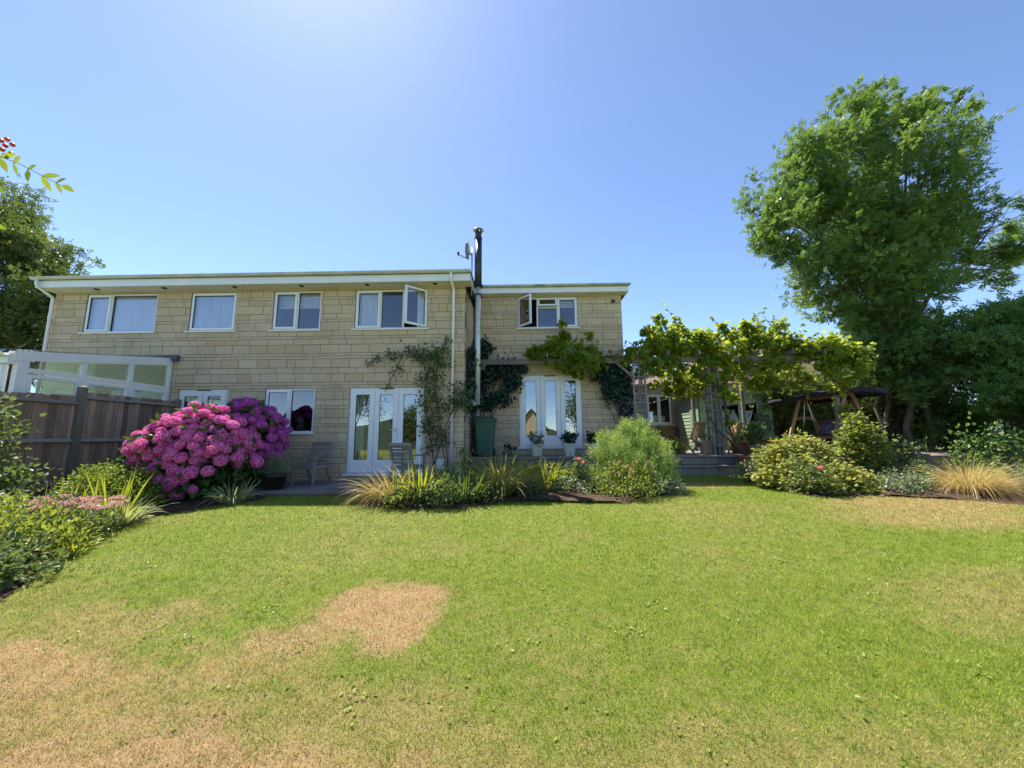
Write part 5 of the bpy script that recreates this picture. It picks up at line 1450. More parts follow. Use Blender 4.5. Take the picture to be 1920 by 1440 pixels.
rng = np.random.default_rng(720)
vine = empty('grape_vine', (5.9, 10.35, .8), label='grape vine with yellow-green leaves sprawling over the pergola', cat='vine')
VINE = [(0.37, 10.5, 3.94, 0.18), (0.68, 10.5, 4.02, 0.22), (1.06, 10.45, 4.13, 0.29), (1.24, 10.45, 4.5, 0.16), (1.28, 10.45, 4.78, 0.07), (1.52, 10.5, 4.05, 0.25), (1.75, 10.5, 3.97, 0.22), (1.9, 10.45, 4.28, 0.1), (2.05, 10.45, 4.4, .06), (1.28, 10.4, 3.7, 0.3), (1.65, 10.4, 3.52, 0.27), (1.96, 10.45, 3.5, 0.2), (2.28, 10.5, 3.9, 0.17), (2.65, 10.5, 3.88, 0.18), (3.19, 10.5, 3.95, 0.25), (3.57, 10.6, 4.02, 0.34), (4.03, 10.7, 4.25, 0.45), (4.43, 10.8, 4.52, 0.34), (4.79, 10.7, 4.24, 0.40), (4.1, 10.6, 4.78, 0.15), (4.0, 10.6, 5.0, .06), (4.96, 10.7, 4.47, 0.25), (5.23, 10.7, 4.08, 0.40), (5.66, 10.6, 3.92, 0.34), (6.01, 10.7, 4.46, 0.28), (5.85, 10.7, 4.72, .1), (6.44, 10.8, 4.22, 0.43), (6.76, 10.7, 4.45, 0.30), (7.27, 10.7, 4.28, 0.43), (7.53, 10.7, 4.64, 0.2), (7.77, 10.7, 4.12, 0.40), (8.2, 10.6, 4.04, 0.33), (8.57, 10.5, 4.04, 0.3), (8.93, 10.6, 3.95, 0.38), (9.36, 10.5, 3.87, 0.36), (9.6, 10.5, 3.6, .25), (8.9, 10.6, 2.85, .2), (8.9, 10.62, 2.45, .17), (8.92, 10.62, 2.05, .16), (8.88, 10.62, 1.7, .14), (3.4, 10.45, 3.62, .18), (3.9, 10.45, 3.6, .2), (4.5, 10.45, 3.55, .22), (5.1, 10.45, 3.6, .2), (5.9, 10.45, 3.6, .22), (6.5, 10.45, 3.6, .22), (7.0, 10.45, 3.5, .24), (7.5, 10.45, 3.62, .2), (8.0, 10.45, 3.55, .25), (8.4, 10.45, 3.45, .25), (2.4, 10.45, 3.72, .14), (2.9, 10.45, 3.75, .16), (.8, 10.42, 3.9, .24), (1.1, 10.42, 4.0, .28), (1.4, 10.42, 3.9, .3), (1.7, 10.42, 3.8, .26), (1.25, 10.42, 4.35, .2), (1.5, 10.4, 3.6, .28), (.5, 10.45, 3.9, .18), (2.0, 10.45, 3.85, .2), (5.3, 11.6, 3.2, .25), (6.0, 11.4, 3.1, .3), (6.5, 11.5, 3.3, .3), (7.0, 11.4, 3.0, .3), (7.5, 11.5, 3.2, .3), (8.0, 11.4, 3.1, .28), (4.7, 11.4, 3.3, .25), (8.4, 11.4, 3.3, .25), (4.3, 11.8, 3.4, .25), (9.16, 10.5, 3.42, 0.36), (8.72, 10.5, 3.42, 0.30), (8.45, 10.5, 3.65, 0.28),
        (4.66, 12.3, 3.62, 0.36), (5.08, 12.3, 3.35, 0.36), (5.51, 12.3, 3.34, 0.36), (5.95, 12.3, 3.43, 0.34), (4.53, 12.3, 3.1, 0.2), (6.69, 12.0, 3.5, 0.25), (7.01, 12.3, 3.65, 0.3), (7.63, 12.3, 3.76, 0.32), (8.15, 12.3, 3.76, 0.3), (8.67, 12.3, 3.75, 0.3), (4.6, 11.5, 4.0, .4), (5.8, 11.6, 4.05, .45), (7.0, 11.6, 4.05, .45), (8.0, 11.6, 4.0, .4), (3.9, 11.3, 3.95, .35),
        (5.55, 10.42, 2.4, .15), (5.6, 10.42, 2.05, .13), (5.65, 10.42, 2.75, .15), (5.72, 10.45, 1.85, .08), (5.2, 10.45, 3.25, .18), (4.9, 10.5, 3.45, .15), (5.9, 10.45, 3.35, .16), (3.55, 10.5, 3.5, .16), (3.75, 10.5, 3.3, .1), (6.2, 11.9, 3.2, .25), (6.5, 11.8, 2.8, .18), (7.3, 11.9, 3.35, .28), (8.0, 11.8, 3.4, .25), (6.9, 11.8, 3.1, .2), (5.0, 12.2, 3.0, .2), (5.6, 12.2, 2.95, .2), (6.1, 10.5, 3.5, .2), (7.2, 10.5, 3.6, .2), (4.3, 10.5, 3.6, .2), (6.62, 10.7, 4.75, .13), (7.1, 10.7, 4.72, .12), (5.2, 10.7, 4.62, .12), (4.55, 10.75, 4.95, .1), (3.75, 10.65, 4.55, .14)]
P, O, tone = scatter([q for q in boughs(VINE, 9, 30, .6, .10, .24) if rng.random() < .70], 13500, rng, .34, 10, .1)
k = ~((P[:, 0] < 3.2) & (P[:, 1] > 10.9))
P, O, tone = P[k], O[k], tone[k]
D = O * .5 + rng.normal(size=P.shape) * .5 + np.array([0, -.25, -.25])
leaves('foliage', P, D, .135 * rng.uniform(.55, 1.25, len(P)), .14 * rng.uniform(.6, 1.15, len(P)), L_VINE, vine, rng, 'lobed', .45, tone)
sp, sdv, shoot = [], [], []
vl = np.array([v[:4] for v in VINE])
for q in range(110):
    l = vl[rng.integers(0, len(vl))]
    if l[0] < 3.2 and rng.random() < .5: continue
    d = unit(rng.normal(size=3) * np.array([1, .6, .5]))
    st = l[:3] + d * l[3] * .7
    down = rng.random() < .55
    v = d * .5 + np.array([rng.normal() * .4, -.1, -.7 if down else .75])
    ln = rng.uniform(.3, .75)
    pts = []
    for i in range(9):
        t = i / 8
        p = st + unit(v) * ln * t + np.array([0, 0, (-.25 if not down else .08) * t * t * ln])
        pts.append(tuple(p))
        if i:
            sp.append(p + rng.normal(size=3) * .015); sdv.append(rng.normal(size=3) * .7 + np.array([0, -.3, -.2]))
    shoot.append(pts)
leaves('shoot_leaves', np.array(sp), np.array(sdv), .10 * rng.uniform(.5, 1.1, len(sp)), .105, L_VINE, vine, rng, 'lobed', .45)
stems('shoot', shoot, .005, .002, M_TWIG, vine, 4)['kind'] = 'stuff'
VS = [[(6.15, 10.15, .82), (5.75, 10.4, 1.35), (5.35, 10.42, 1.75), (5.12, 10.42, 2.2), (5.2, 10.45, 2.6), (5.45, 10.48, 3.0), (5.5, 10.5, 3.6)],
      [(6.1, 10.2, .82), (5.8, 10.45, 1.4), (5.72, 10.5, 2.0), (5.62, 10.5, 2.7), (5.5, 10.5, 3.3), (5.3, 10.5, 3.68)],
      [(6.2, 10.2, .82), (5.9, 10.42, 1.3), (5.62, 10.45, 1.7), (5.66, 10.45, 2.4), (5.75, 10.5, 3.2), (6.1, 10.5, 3.6)],
      [(5.45, 10.48, 2.9), (5.2, 10.5, 3.35), (4.7, 10.5, 3.58), (4.0, 10.5, 3.62), (3.4, 10.5, 3.8)], [(5.7, 10.5, 3.0), (6.2, 10.5, 3.42), (6.9, 10.5, 3.55), (7.8, 10.5, 3.6), (8.8, 10.5, 3.7)],
      [(5.5, 10.5, 3.6), (5.6, 11.5, 3.85), (5.7, 12.8, 3.8)], [(3.4, 10.5, 3.8), (2.4, 10.48, 3.82), (1.4, 10.48, 3.85), (.4, 10.48, 3.85)], [(7.0, 10.5, 3.7), (7.5, 11.5, 3.9), (7.8, 12.7, 3.8)]]
stems('stem', VS, .028, .012, M_TWIG, vine, 6)

# ------------------------------------------------------------------ bin
bn = empty('wheeled_bin', (-1.0, 10.42, TZ), label='dark green wheeled bin standing in the corner by the ivy', cat='bin')
def taper_box(mb, c, w0, d0, w1, d1, z0, z1, r=.05, n=4):
    ring = []
    for w_, d_, z in ((w0, d0, z0), (w1, d1, z1)):
        for sx, sy, a0 in ((1, 1, 0), (-1, 1, 90), (-1, -1, 180), (1, -1, 270)):
            for k in range(n):
                a = math.radians(a0 + 90 * k / (n - 1))
                ring.append((c[0] + sx * (w_ / 2 - r) + r * math.cos(a), c[1] + sy * (d_ / 2 - r) + r * math.sin(a), c[2] + z))
    q = 4 * n
    fs = [(k, (k + 1) % q, q + (k + 1) % q, q + k) for k in range(q)] + [tuple(reversed(range(q))), tuple(range(q, 2 * q))]
    mb.add(ring, fs)
    return mb
C0 = (-1.0, 10.42, TZ)
mb = MB(); taper_box(mb, C0, .44, .46, .56, .56, .06, .98); taper_box(mb, C0, .60, .60, .60, .60, .94, .985); mb.build('body', M_BIN, bn)
mb = MB(); taper_box(mb, C0, .64, .66, .64, .66, .99, 1.03); taper_box(mb, C0, .62, .64, .46, .5, 1.031, 1.075); mb.build('lid', M_BIN, bn)
for s in (-1, 1): MB().tube([(C0[0] + s * .2, C0[1] + .2, TZ + .1), (C0[0] + s * .26, C0[1] + .2, TZ + .1)], .1, 14).build('wheel', M_RUBBER, bn)
MB().tube([(C0[0] - .26, C0[1] + .34, TZ + .98), (C0[0] + .26, C0[1] + .34, TZ + .98)], .018, 8).build('handle', M_BIN, bn)

# ------------------------------------------------------------------ pots
def pot(name, loc, r0, r1, h, m, label, plant, seed, sq=None, rim=.02, group=None, n=18, cat='plant pot'):
    o = empty(name, loc, label=label, cat=cat, group=group)
    mb = MB()
    pr = [(0.001, 0), (r0, 0), (r1 - .004, h * .86), (r1 + rim, h * .86), (r1 + rim, h), (r1 - .02, h), (r1 - .03, h - .05), (0.001, h - .05)]
    mb.lathe(pr, n if not sq else 32, loc, sq)
    b_ = mb.build('pot', m, o)
    MB().disc((loc[0], loc[1], loc[2] + h - .045), r1 - .025).build('soil', M_SOIL, o)
    if plant:
        rng = np.random.default_rng(seed)
        lm, n_, L, W, tpl, lob = plant
        lob = [(loc[0] + a, loc[1] + b, loc[2] + h + c, r) for a, b, c, r in lob]
        P, O, tone = scatter(lob, n_, rng, .34, 7)
        P = P[(k := P[:, 2] > loc[2] + h - .05)]; O = O[k]; tone = tone[k]
        leaves('foliage', P, O * .6 + rng.normal(size=P.shape) * .5 + np.array([0, 0, .4]), L, W, lm, o, rng, tpl, .5, tone)
        stems('stem', [wig((loc[0], loc[1], loc[2] + h - .06), q[:3], rng, 4) for q in lob[:5]], .008, .004, M_TWIG, o)
    return o
bush_small = [(0, 0, .12, .14), (-.1, 0, .1, .1), (.1, 0, .1, .1)]
pot('dark_pot', (-5.02, 7.65, .566), .17, .24, .30, M_DARKPOT, 'dark glazed pot of grey-green lavender on the patio corner', (L_GREY, 700, .11, .09, 'sprig', [(0, 0, .15, .18), (-.16, 0, .12, .15), (.17, 0, .14, .17), (.05, .1, .22, .13), (.25, 0, .1, .1)]), 801)
L_CYC = leafmat('dark_pot_leaf', (.012, .03, .02), (.035, .065, .04), trans=.15)
for i, (x, lab) in enumerate(((.42, 'pale square planter left of the door middle, leaves trailing down its face'), (1.30, 'pale tapered planter in front of the right door leaf'), (2.0, 'pale planter half hidden behind the rosemary bush'))):
    o = pot('tapered_planter', (x, 10.28, TZ + .005), .12, .17, .33, M_CREAMPOT, lab, (L_CYC if i != 0 else L_GREY, 200, .09, .07, 'oval', bush_small if i else [(0, 0, .14, .13), (.02, -.15, -.02, .09), (.1, -.16, -.12, .07), (-.06, -.16, -.1, .07)]), 810 + i, sq=5, group='pale planters along the terrace edge')
shrub('dark_seedling', (-.35, 10.3, TZ), [(-.38, 10.3, 1.22, .12), (-.25, 10.3, 1.15, .1)], 120, .07, .05, L_CYC, 'small dark plant on the terrace beside the green bin', 820, 'oval', cat='plant', per=5)
pot('clay_planter', (5.25, 10.85, TZ + .003), .13, .19, .38, mat('pale_clay', (.36, .24, .17), (.28, .19, .14), rough=.9, bmp=.3), 'pale clay square planter beside the pergola post', (L_GREY, 120, .06, .05, 'oval', [(0, 0, .06, .12)]), 821, sq=6)
pot('terracotta_pot', (6.28, 11.0, TZ + .003), .18, .25, .36, M_TERRA, 'red terracotta pot behind the vine stems', (L_SHRUB, 160, .07, .05, 'oval', [(0, 0, .08, .14), (.12, 0, .05, .1)]), 822)
pot('terracotta_pot', (5.98, 10.05, .80), .17, .23, .24, M_TERRA, 'orange terracotta bowl on the lower step', None, 823, sq=4, rim=.03)
tr = pot('stone_trough', (6.62, 10.72, TZ + .003), .22, .33, .26, M_STONEPOT, 'grey stone trough of leafy plants and red flowers', (L_SHRUB, 520, .09, .065, 'oval', [(-.12, 0, .25, .22), (-.2, 0, .12, .18), (.05, 0, .3, .18), (-.05, 0, .45, .12)]), 824, sq=4)
rng = np.random.default_rng(825)
for k in range(9):
    link('bloom', BS, None, tr, loc=(6.86 + rng.normal() * .08, 10.62 + rng.normal() * .06, 1.42 + rng.normal() * .04))
shrub('yellow_grass_shrub', (4.15, 11.2, TZ), mound(4.15, 11.3, TZ, .55, .4, .62, 9, 51, .22), 900, .10, .04, L_LIME, 'yellow-green grassy shrub behind the rosemary', 830, 'oval', per=7)
shrub('terrace_shrub', (7.5, 12.6, TZ), mound(7.5, 12.6, TZ, .5, .4, 1.0, 8, 52, .24), 900, .09, .065, L_HEDGE, 'leafy shrub on the terrace in front of the shed window', 833, 'oval', per=9)
clump('bronze_grass', (4.75, 11.5, TZ), 260, .75, .008, .55, L_BRONZE, 'arching grass on the terrace in front of the shed', 831, spread=.9, foot=.15)
clump('daylily_clump', (3.85, 10.8, TZ), 60, .7, .02, .35, L_YGREEN, 'strap-leaved plant at the foot of the trellis post', 832, spread=.7, foot=.14)

# ------------------------------------------------------------------ patio chairs
def armchair(loc, rz, label, m):
    o = empty('garden_armchair', loc, rz, label, 'chair', 'grey teak armchairs on the patio')
    def P(nm, mb): return link(nm, mb.mesh(nm), m, o, world=False)
    for i in range(5): P('seat_slat', MB().box(-.25, .25, -.24 + i * .095, -.16 + i * .095, .405, .425))
    P('seat_rail', MB().box(-.27, .27, -.262, -.242, .35, .43)); P('seat_rail', MB().box(-.27, .27, .2, .22, .35, .40))
    for s in (-1, 1):
        P('leg', MB().bar((s * .27, -.24, 0), (s * .27, -.2, .63), .04, .05))
        P('leg', MB().bar((s * .25, .36, 0), (s * .25, .15, .44), .04, .05))
        P('back_post', MB().bar((s * .235, .16, .40), (s * .235, .32, .86), .035, .045))
        P('armrest', MB().box(s * .28 - .04, s * .28 + .04, -.29, .24, .63, .655))
        P('side_rail', MB().box(s * .262 - .012, s * .262 + .012, -.22, .22, .36, .41))
    for i in range(6):
        z = .47 + i * .066; y = .185 + (z - .47) * .348
        P('back_slat', MB().box(-.218, .218, y - .009, y + .009, z, z + .05))
    P('top_rail', MB().bar((-.26, .325, .875), (.26, .325, .875), .03, .06))
    return o
armchair((-4.72, 8.42, .568), math.radians(-10), 'grey wooden armchair against the wall beside the purple hydrangea', M_TEAK)
armchair((-2.42, 8.05, .568), math.radians(165), 'grey wooden armchair in front of the patio doors, back turned', M_TEAK)

def slat_chair(loc, rz, label):
    o = empty('folding_chair', loc, rz, label, 'chair', 'slatted timber folding chairs on the terrace')
    def P(nm, mb): return link(nm, mb.mesh(nm), M_BLOND, o, world=False)
    for s in (-1, 1):
        P('leg', MB().bar((s * .22, -.24, 0), (s * .22, .16, .46), .025, .045)); P('leg', MB().bar((s * .19, .28, 0), (s * .19, -.2, .45), .025, .045))
        P('back_post', MB().bar((s * .2, .16, .40), (s * .2, .36, .88), .025, .04))
    for i in range(6): P('seat_slat', MB().box(-.21, .21, -.22 + i * .07, -.165 + i * .07, .445, .462))
    for i in range(9): P('back_slat', MB().bar((-.17 + i * .0425, .185, .46), (-.17 + i * .0425, .35, .86), .03, .012))
    P('top_rail', MB().bar((-.22, .365, .88), (.22, .365, .88), .025, .05)); P('stretcher', MB().box(-.2, .2, .17, .19, .1, .13))
    return o
slat_chair((4.98, 11.15, TZ + .008), math.radians(200), 'pale timber folding chair beside the clay planter, back to the shed')
slat_chair((6.35, 11.7, TZ + .008), math.radians(-80), 'timber folding chair side-on behind the terracotta pot')

# ------------------------------------------------------------------ swing seat
sw = empty('swing_seat', (9.5, 11.9, TZ), label='timber swing seat with a black canvas canopy', cat='swing seat')
for y in (11.0, 12.8):
    for s in (-1, 1): MB().bar((9.5 + s * .68, y, TZ), (9.5 + s * .08, y, 2.78), .06, .09).build('leg', M_BLOND if (s < 0) else M_SWING, sw)  # left legs paler: their sunlit look is put into the timber colour
    MB().bar((9.5 - .3, y, 2.12), (9.5 + .3, y, 2.12), .05, .09).build('cross_bar', M_SWING, sw)
    MB().bar((9.5 - .55, y + (.05 if y < 12 else -.05), 1.42), (9.5 + .55, y + (.05 if y < 12 else -.05), 1.42), .04, .07).build('cross_bar', M_SWING, sw)
MB().bar((9.5, 10.95, 2.74), (9.5, 12.85, 2.74), .09, .09, up=(1, 0, 0)).build('ridge_beam', M_SWING, sw)
vs, fs = [], []
ny, nx_ = 14, 8
rg = random.Random(61)
for i in range(ny + 1):
    for j in range(nx_ + 1):
        t, s = i / ny, j / nx_
        y = 10.55 + 2.85 * t; x = 8.75 + 1.5 * s
        z = 2.80 + .09 * (1 - abs(2 * s - 1)) - .05 * math.sin(math.pi * ((t * 3) % 1)) * (.4 + s) - .05 * t + rg.uniform(-.01, .01) + (.06 if i == 4 else 0)
        vs.append((x, y, z))
for i in range(ny):
    for j in range(nx_):
        a = i * (nx_ + 1) + j
        fs.append((a, a + 1, a + nx_ + 2, a + nx_ + 1))
cv = MB(); cv.add(vs, fs, True); c_ = cv.build('canopy', M_CANOPY, sw)
sd = c_.modifiers.new('thick', 'SOLIDIFY'); sd.thickness = .02
va = MB()
for (pa, pb) in (((8.75, 10.55), (8.75, 13.4)), ((8.75, 10.55), (10.25, 10.55)), ((10.25, 10.55), (10.25, 13.4)), ((8.75, 13.4), (10.25, 13.4))):
    n = 8
    v2, f2 = [], []
    for k in range(n + 1):
        t = k / n
        x, y = pa[0] + (pb[0] - pa[0]) * t, pa[1] + (pb[1] - pa[1]) * t
        tt = (y - 10.55) / 2.85
        zt = 2.80 + .09 * (1 - abs(2 * (x - 8.75) / 1.5 - 1)) - .05 * tt + .012
        v2 += [(x, y, zt), (x + (.03 if x < 9 else -.03 if x > 10 else 0), y, zt - .14 + rg.uniform(-.015, .015))]
    for k in range(n): f2.append((2 * k, 2 * k + 1, 2 * k + 3, 2 * k + 2))
    va.add(v2, f2, True)
v_ = va.build('valance', M_CANOPY, sw); sd = v_.modifiers.new('thick', 'SOLIDIFY'); sd.thickness = .008
for i in range(5): MB().box(9.28 + i * .1, 9.36 + i * .1, 11.15, 12.65, 1.50, 1.525).build('seat_slat', M_SWING, sw)
for i in range(12): MB().bar((9.80, 11.2 + i * .128, 1.54), (9.95, 11.2 + i * .128, 2.0), .012, .07).build('back_slat', M_SWING, sw)
MB().bar((9.95, 11.12, 2.02), (9.95, 12.68, 2.02), .03, .07, up=(1, 0, 0)).build('back_rail', M_SWING, sw)
MB().bar((9.25, 11.12, 1.48), (9.25, 12.68, 1.48), .04, .08, up=(1, 0, 0)).build('seat_rail', M_SWING, sw)
for y in (11.16, 12.64):
    MB().bar((9.3, y, 1.5), (9.46, y, 2.7), .012, .012).bar((9.78, y, 1.5), (9.54, y, 2.7), .012, .012).build('chain', M_STEEL, sw)
for i, (y, lab) in enumerate(((11.5, 'purple-grey cushion at the near end of the swing seat'), (12.2, 'purple-grey cushion at the far end of the swing seat'))):
    bm = bmesh.new(); bmesh.ops.create_cube(bm, size=1)
    bmesh.ops.subdivide_edges(bm, edges=bm.edges[:], cuts=3, use_grid_fill=True)
    for v in bm.verts:
        q = 1 - .75 * max(abs(v.co.y), abs(v.co.z)) ** 3 * 4
        v.co = Vector((v.co.x * .16 * max(q, .25), v.co.y * .48, v.co.z * .42))
    me = bpy.data.meshes.new('cushion'); bm.to_mesh(me); bm.free()
    me.polygons.foreach_set('use_smooth', [True] * len(me.polygons))
    tag(link('cushion', me, M_CUSHION, None, loc=(9.74, y, 1.76), rot=(0, math.radians(17), 0)), lab, 'cushion', 'cushions on the swing seat')

# ------------------------------------------------------------------ shed and outbuilding
shed = empty('shed', (7.9, 14.9, TZ), label='pale green weatherboarded garden shed behind the vine', cat='shed')
SX0, SX1, SY0, SY1, SZ = 6.6, 9.3, 14.0, 15.9, 3.12
MB().box(SX0 + .03, SX1 - .03, SY0 + .03, SY1 - .03, TZ - .05, SZ - .04).build('wall', M_DARKIN, shed)
def wboard(a, b, z, h, tilt, nx, ny):
    """tapered board between plan points a, b facing (nx, ny)"""
    t0, t1 = .028, .010
    vs = []
    for (x, y) in (a, b):
        vs += [(x, y, z), (x + nx * t0, y + ny * t0, z), (x + nx * t1, y + ny * t1, z + h), (x, y, z + h)]
    return MB().add(vs, [(0, 1, 2, 3), (7, 6, 5, 4), (0, 4, 5, 1), (1, 5, 6, 2), (2, 6, 7, 3), (3, 7, 4, 0)])
z = TZ
while z < SZ - .02:
    h = .135
    wboard((SX0 + .03, SY1), (SX0 + .03, SY0 + .75), z, h + .012, 0, -1, 0).build('weatherboard', M_SHED, shed)
    wboard((SX0 + .03, SY0 + .03), (SX1 - .03, SY0 + .03), z, h + .012, 0, 0, -1).build('weatherboard', M_SHED, shed)
    z += h
for i in range(6): MB().box(SX0 - .02, SX0 + .01, SY0 + .04 + i * .118, SY0 + .15 + i * .118, TZ + .02, SZ - .1).build('door_board', M_SHED, shed)
MB().box(SX0 - .035, SX0 - .021, SY0 + .05, SY0 + .74, TZ + .3, TZ + .4).build('door_ledge', M_SHED, shed)
mb = MB(); frame_rect(mb, 7.35, 8.75, 2.0, 2.85, SY0 - .05, SY0 - .005, .06); mb.box(8.02, 8.08, SY0 - .048, SY0 - .006, 2.06, 2.79)
sw_ = mb.build('window', M_SHED, shed)
for a, b in ((7.41, 8.02), (8.08, 8.69)): MB().box(a, b, SY0 - .03, SY0 - .02, 2.06, 2.79).build('pane', glass_mat('shed_glass', .02, (.45, .45, .45)) if a < 7.5 else MATS['shed_glass'], sw_)
rf = MB(); rf.add([(SX0 - .2, SY0 - .2, SZ + .02), (SX1 + .25, SY0 - .2, SZ + .46), (SX1 + .25, SY1 + .15, SZ + .46), (SX0 - .2, SY1 + .15, SZ + .02), (SX0 - .2, SY0 - .2, SZ - .03), (SX1 + .25, SY0 - .2, SZ + .40), (SX1 + .25, SY1 + .15, SZ + .40), (SX0 - .2, SY1 + .15, SZ - .03)],
                  [(0, 1, 2, 3), (7, 6, 5, 4), (0, 4, 5, 1), (1, 5, 6, 2), (2, 6, 7, 3), (3, 7, 4, 0)])
rf.build('roof', M_ROOF, shed)
MB().add([(SX0, SY0 + .01, SZ - .05), (SX1, SY0 + .01, SZ - .05), (SX1, SY0 + .01, SZ + .38), (SX0, SY0 + .05, SZ - .05), (SX1, SY0 + .05, SZ - .05), (SX1, SY0 + .05, SZ + .38)], [(0, 1, 2), (5, 4, 3), (0, 3, 4, 1), (1, 4, 5, 2), (2, 5, 3, 0)]).build('gable', M_SHED, shed)
MB().bar((SX0 - .2, SY0 - .215, SZ - .01), (SX1 + .25, SY0 - .215, SZ + .43), .025, .1).build('bargeboard', mat('pale_bargeboard', (.45, .44, .40), rough=.7), shed)
ob = empty('outbuilding', (5.0, 17.3, TZ), label='low buff outbuilding with a narrow white window behind the pergola', cat='building')
OY = 16.4
OH = [(5.5, 6.55, 2.05, 3.35)]
mb = MB(); wall_with_holes(mb, 3.1, 8.9, TZ + .9, 3.75, OY, OY + .25, OH); mb.box(3.1, 3.35, OY + .25, 20, TZ, 3.75); mb.box(8.65, 8.9, OY + .25, 20, TZ, 3.75); mb.build('wall', M_RENDER, ob)
MB().box(3.08, 8.92, OY - .02, OY + .25, TZ - .1, TZ + .895).build('plinth', M_BRICK, ob)
MB().box(3.3, 8.7, 18.2, 18.3, TZ, 3.7).build('interior', M_DARKIN, ob)
window(ob, OY, 5.5, 6.55, 2.05, 3.35, [(5.5, 6.02, 2.05, 3.35, 's'), (6.02, 6.55, 2.05, 3.35, 's')])
rf = MB(); rf.add([(2.9, OY - .3, 3.70), (9.1, OY - .3, 3.70), (9.1, 18.4, 4.5), (2.9, 18.4, 4.5), (9.1, 20.4, 3.7), (2.9, 20.4, 3.7), (2.9, OY - .3, 3.78), (9.1, OY - .3, 3.78), (9.1, 18.4, 4.58), (2.9, 18.4, 4.58), (9.1, 20.4, 3.78), (2.9, 20.4, 3.78)],
                  [(6, 7, 8, 9), (9, 8, 10, 11), (0, 3, 2, 1), (3, 5, 4, 2), (0, 1, 7, 6), (1, 2, 8, 7), (2, 4, 10, 8), (4, 5, 11, 10), (5, 3, 9, 11), (3, 0, 6, 9)])
rf.build('roof', mat('brown_tiles', (.16, .105, .08), (.11, .075, .06), scale=10, rough=.9, bmp=.5), ob)
pr_ = MB(); pr_.bar((5.35, 15.6, 1.3), (5.0, 15.9, 2.6), .09, .09); pr_.bar((5.35, 15.6, 1.0), (5.35, 15.6, 1.75), .1, .1)
tag(pr_.build('leaning_timber', M_BLOND), 'pale leaning timber prop beside the narrow white window', 'timber')
nh = empty('neighbour_house', (17, 23, .6), label='distant brown-roofed house behind the hedge', cat='house')
MB().box(11.5, 20.5, 21, 27, .6, 4.4).build('wall', M_RENDER, nh)
rf = MB(); rf.add([(11.2, 20.6, 4.4), (20.8, 20.6, 4.4), (20.8, 24, 7.2), (11.2, 24, 7.2), (20.8, 27.4, 4.4), (11.2, 27.4, 4.4)], [(0, 1, 2, 3), (3, 2, 4, 5), (0, 3, 5), (1, 4, 2), (0, 5, 4, 1)])
rf.build('roof', MATS['brown_tiles'], nh)

# ------------------------------------------------------------------ rowan branch reaching in from the left
rng = np.random.default_rng(900)
rw = empty('rowan_tree', (-3.75, 1.3, .08), label='rowan branch with berries reaching in at the upper left edge', cat='tree')
mb = MB(); mb.tube([(-3.75, 1.3, 0), (-3.72, 1.32, 1.2), (-3.65, 1.35, 2.2), (-3.5, 1.4, 3.1), (-3.45, 1.4, 3.9)], [.05, .045, .04, .03, .015], 8); mb.build('trunk', M_BARK, rw)
mb = MB(); mb.tube([(-3.55, 1.38, 2.9), (-3.1, 1.5, 3.2), (-2.8, 1.58, 3.15), (-2.62, 1.6, 3.08)], [.014, .009, .006, .004], 6); mb.build('branch', M_TWIG, rw)
def compound(a, b, pairs, ll, lw, sd):
    rg = random.Random(sd)
    a, b = Vector(a), Vector(b)
    st = MB(); mid = (a + b) / 2 + Vector((0, 0, .015)); st.tube([a, mid, b], [.0022, .0018, .0012], 5); ra = st.build('leaf_stalk', M_TWIG, rw)
    d = (b - a).normalized()
    side = d.cross(Vector((.1, -1, -.2))).normalized()
    def leaflet(p, dr, s):
        n = 8
        dr = dr.normalized()
        wv = dr.cross(Vector((rg.uniform(-.35, .35), -1, rg.uniform(-.4, .4))))
        wv = wv.normalized()
        vs, fs = [tuple(p)], []
        for i in range(1, n + 1):
            t = i / n
            wd = lw * s * math.sin(math.pi * t ** .85) * .5 * (1 + (.08 if i % 2 else -.04))
            c = p + dr * ll * s * t + Vector((0, 0, -.05 * ll * t * t))
            vs += [tuple(c - wv * wd + Vector((0, 0, wd * .25))), tuple(c), tuple(c + wv * wd + Vector((0, 0, wd * .25)))]
        fs += [(0, 1, 2), (0, 2, 3)]
        for i in range(n - 1):
            k = 1 + 3 * i
            fs += [(k, k + 3, k + 4, k + 1), (k + 1, k + 4, k + 5, k + 2)]
        m_ = MB(); m_.add(vs, fs, True)
        o = m_.build('leaf', L_ROWAN, rw)
        at = o.data.attributes.new('rnd', 'FLOAT', 'POINT'); v = rg.random(); at.data.foreach_set('value', [v] * len(vs))
    for i in range(pairs):
        t = (i + .6) / pairs
        p = a + (b - a) * t
        for sg in (-1, 1):
            leaflet(p, d * .8 + side * sg * (.75 - .2 * t) + Vector((0, rg.uniform(-.3, .3), .05)), rg.uniform(.85, 1.1) * (1 - .2 * t))
    leaflet(b, d, .9)
compound((-2.68, 1.6, 3.03), (-2.24, 1.62, 2.83), 6, .088, .030, 1)
compound((-2.75, 1.58, 3.13), (-2.56, 1.5, 3.02), 3, .08, .028, 2)
compound((-2.85, 1.6, 3.05), (-2.58, 1.62, 2.84), 4, .08, .026, 3)
compound((-3.0, 1.52, 3.18), (-2.75, 1.4, 3.3), 4, .08, .026, 4)
compound((-2.9, 1.6, 2.75), (-2.62, 1.66, 2.66), 4, .08, .026, 5)
M_BERRY = mat('rowan_berry', (.66, .13, .02), (.55, .09, .02), rough=.35)
bme = MB().lathe([(.0, -.011), (.006, -.009), (.0105, -.002), (.0105, .003), (.006, .009), (0, .011)], 10).mesh('berry'); bme.materials.append(M_BERRY)
for k in range(9):
    link('berry', bme, None, rw, loc=(-2.555 + rng.normal() * .015, 1.6 + rng.normal() * .02, 3.05 + rng.normal() * .028))

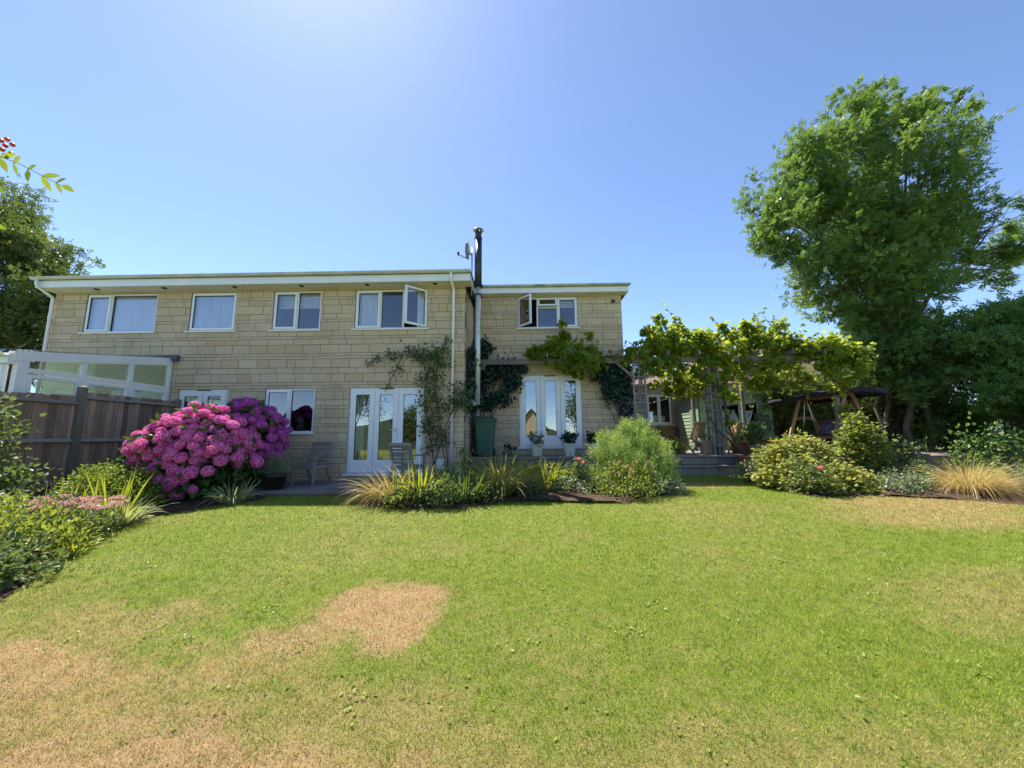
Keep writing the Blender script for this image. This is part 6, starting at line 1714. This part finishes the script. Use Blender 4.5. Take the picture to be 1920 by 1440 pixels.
# ------------------------------------------------------------------ beyond the lawn, mirrored in the panes
hv, hf = [], []
rgh = random.Random(5)
nseg = 60
for i in range(nseg + 1):
    x = -260 + 520 * i / nseg
    top = 1.5 + 4.5 * (math.sin(i * .31) * .5 + .5) + 1.6 * math.sin(i * 1.3)
    hv += [(x, -70, -1.8), (x, -105, max(top, .5)), (x, -190, -2.4)]
for i in range(nseg):
    k = 3 * i
    hf += [(k, k + 3, k + 4, k + 1), (k + 1, k + 4, k + 5, k + 2)]
hm_ = MB(); hm_.add(hv, hf, True)
tag(hm_.build('hills', mat('far_fields', (.035, .055, .025), (.022, .04, .02), scale=.05, rough=1)), 'low wooded hills beyond the garden', kind='structure')
gh = empty('gabled_house', (2.4, -32, -1.3), label='sunlit gabled stone house mirrored in the terrace doors', cat='house')
MB().add([(-.6, -31, -1.4), (3.6, -31, -1.4), (3.6, -31, 2.6), (1.5, -31, 5.2), (-.6, -31, 2.6), (-.6, -39, -1.4), (3.6, -39, -1.4), (3.6, -39, 2.6), (1.5, -39, 5.2), (-.6, -39, 2.6)],
         [(4, 3, 2, 1, 0), (5, 6, 7, 8, 9), (1, 2, 7, 6), (0, 5, 9, 4), (0, 1, 6, 5), (2, 3, 8, 7), (3, 4, 9, 8)]).build('wall', M_STONE, gh)
MB().add([(-.9, -30.7, 2.3), (1.5, -30.7, 5.3), (3.9, -30.7, 2.3), (-.9, -39.3, 2.3), (1.5, -39.3, 5.3), (3.9, -39.3, 2.3), (-.9, -30.7, 2.45), (1.5, -30.7, 5.45), (3.9, -30.7, 2.45), (-.9, -39.3, 2.45), (1.5, -39.3, 5.45), (3.9, -39.3, 2.45)],
         [(6, 9, 10, 7), (7, 10, 11, 8), (0, 1, 4, 3), (1, 2, 5, 4), (0, 6, 7, 1), (1, 7, 8, 2), (2, 8, 11, 5), (3, 4, 10, 9), (4, 5, 11, 10), (0, 3, 9, 6)]).build('roof', MATS['brown_tiles'], gh)
mb = MB(); frame_rect(mb, .9, 2.1, .4, 1.7, -30.99, -30.93, .1); wf_ = mb.build('window', M_UPVC, gh); MB().box(1.0, 2.0, -30.985, -30.96, .5, 1.6).build('pane', M_GLASS, wf_)
def orchard(x, y, h, r, lab, sd):
    rg = random.Random(sd); z0 = gzf(y)
    lb = [(x + rg.uniform(-r, r) * .6, y + rg.uniform(-r, r) * .6, z0 + h * rg.uniform(.55, .95), r * rg.uniform(.4, .6)) for _ in range(9)]
    tree('apple_tree', (x, y, z0), lb, 2600, .16, .14, L_LTREE, lab, sd, .09, (x, y, z0 + h * .45), tpl='cluster', limb=.035, group='apple trees beyond the lawn', per=10)
orchard(4.0, -4.5, 5.6, 1.7, 'apple tree mirrored in the right terrace door leaf', 931)
orchard(-6.4, -3.2, 3.2, 1.1, 'low apple tree mirrored in the patio doors', 932)
orchard(-10.5, -4.0, 6.0, 1.8, 'apple tree mirrored in the ground-floor window', 933)
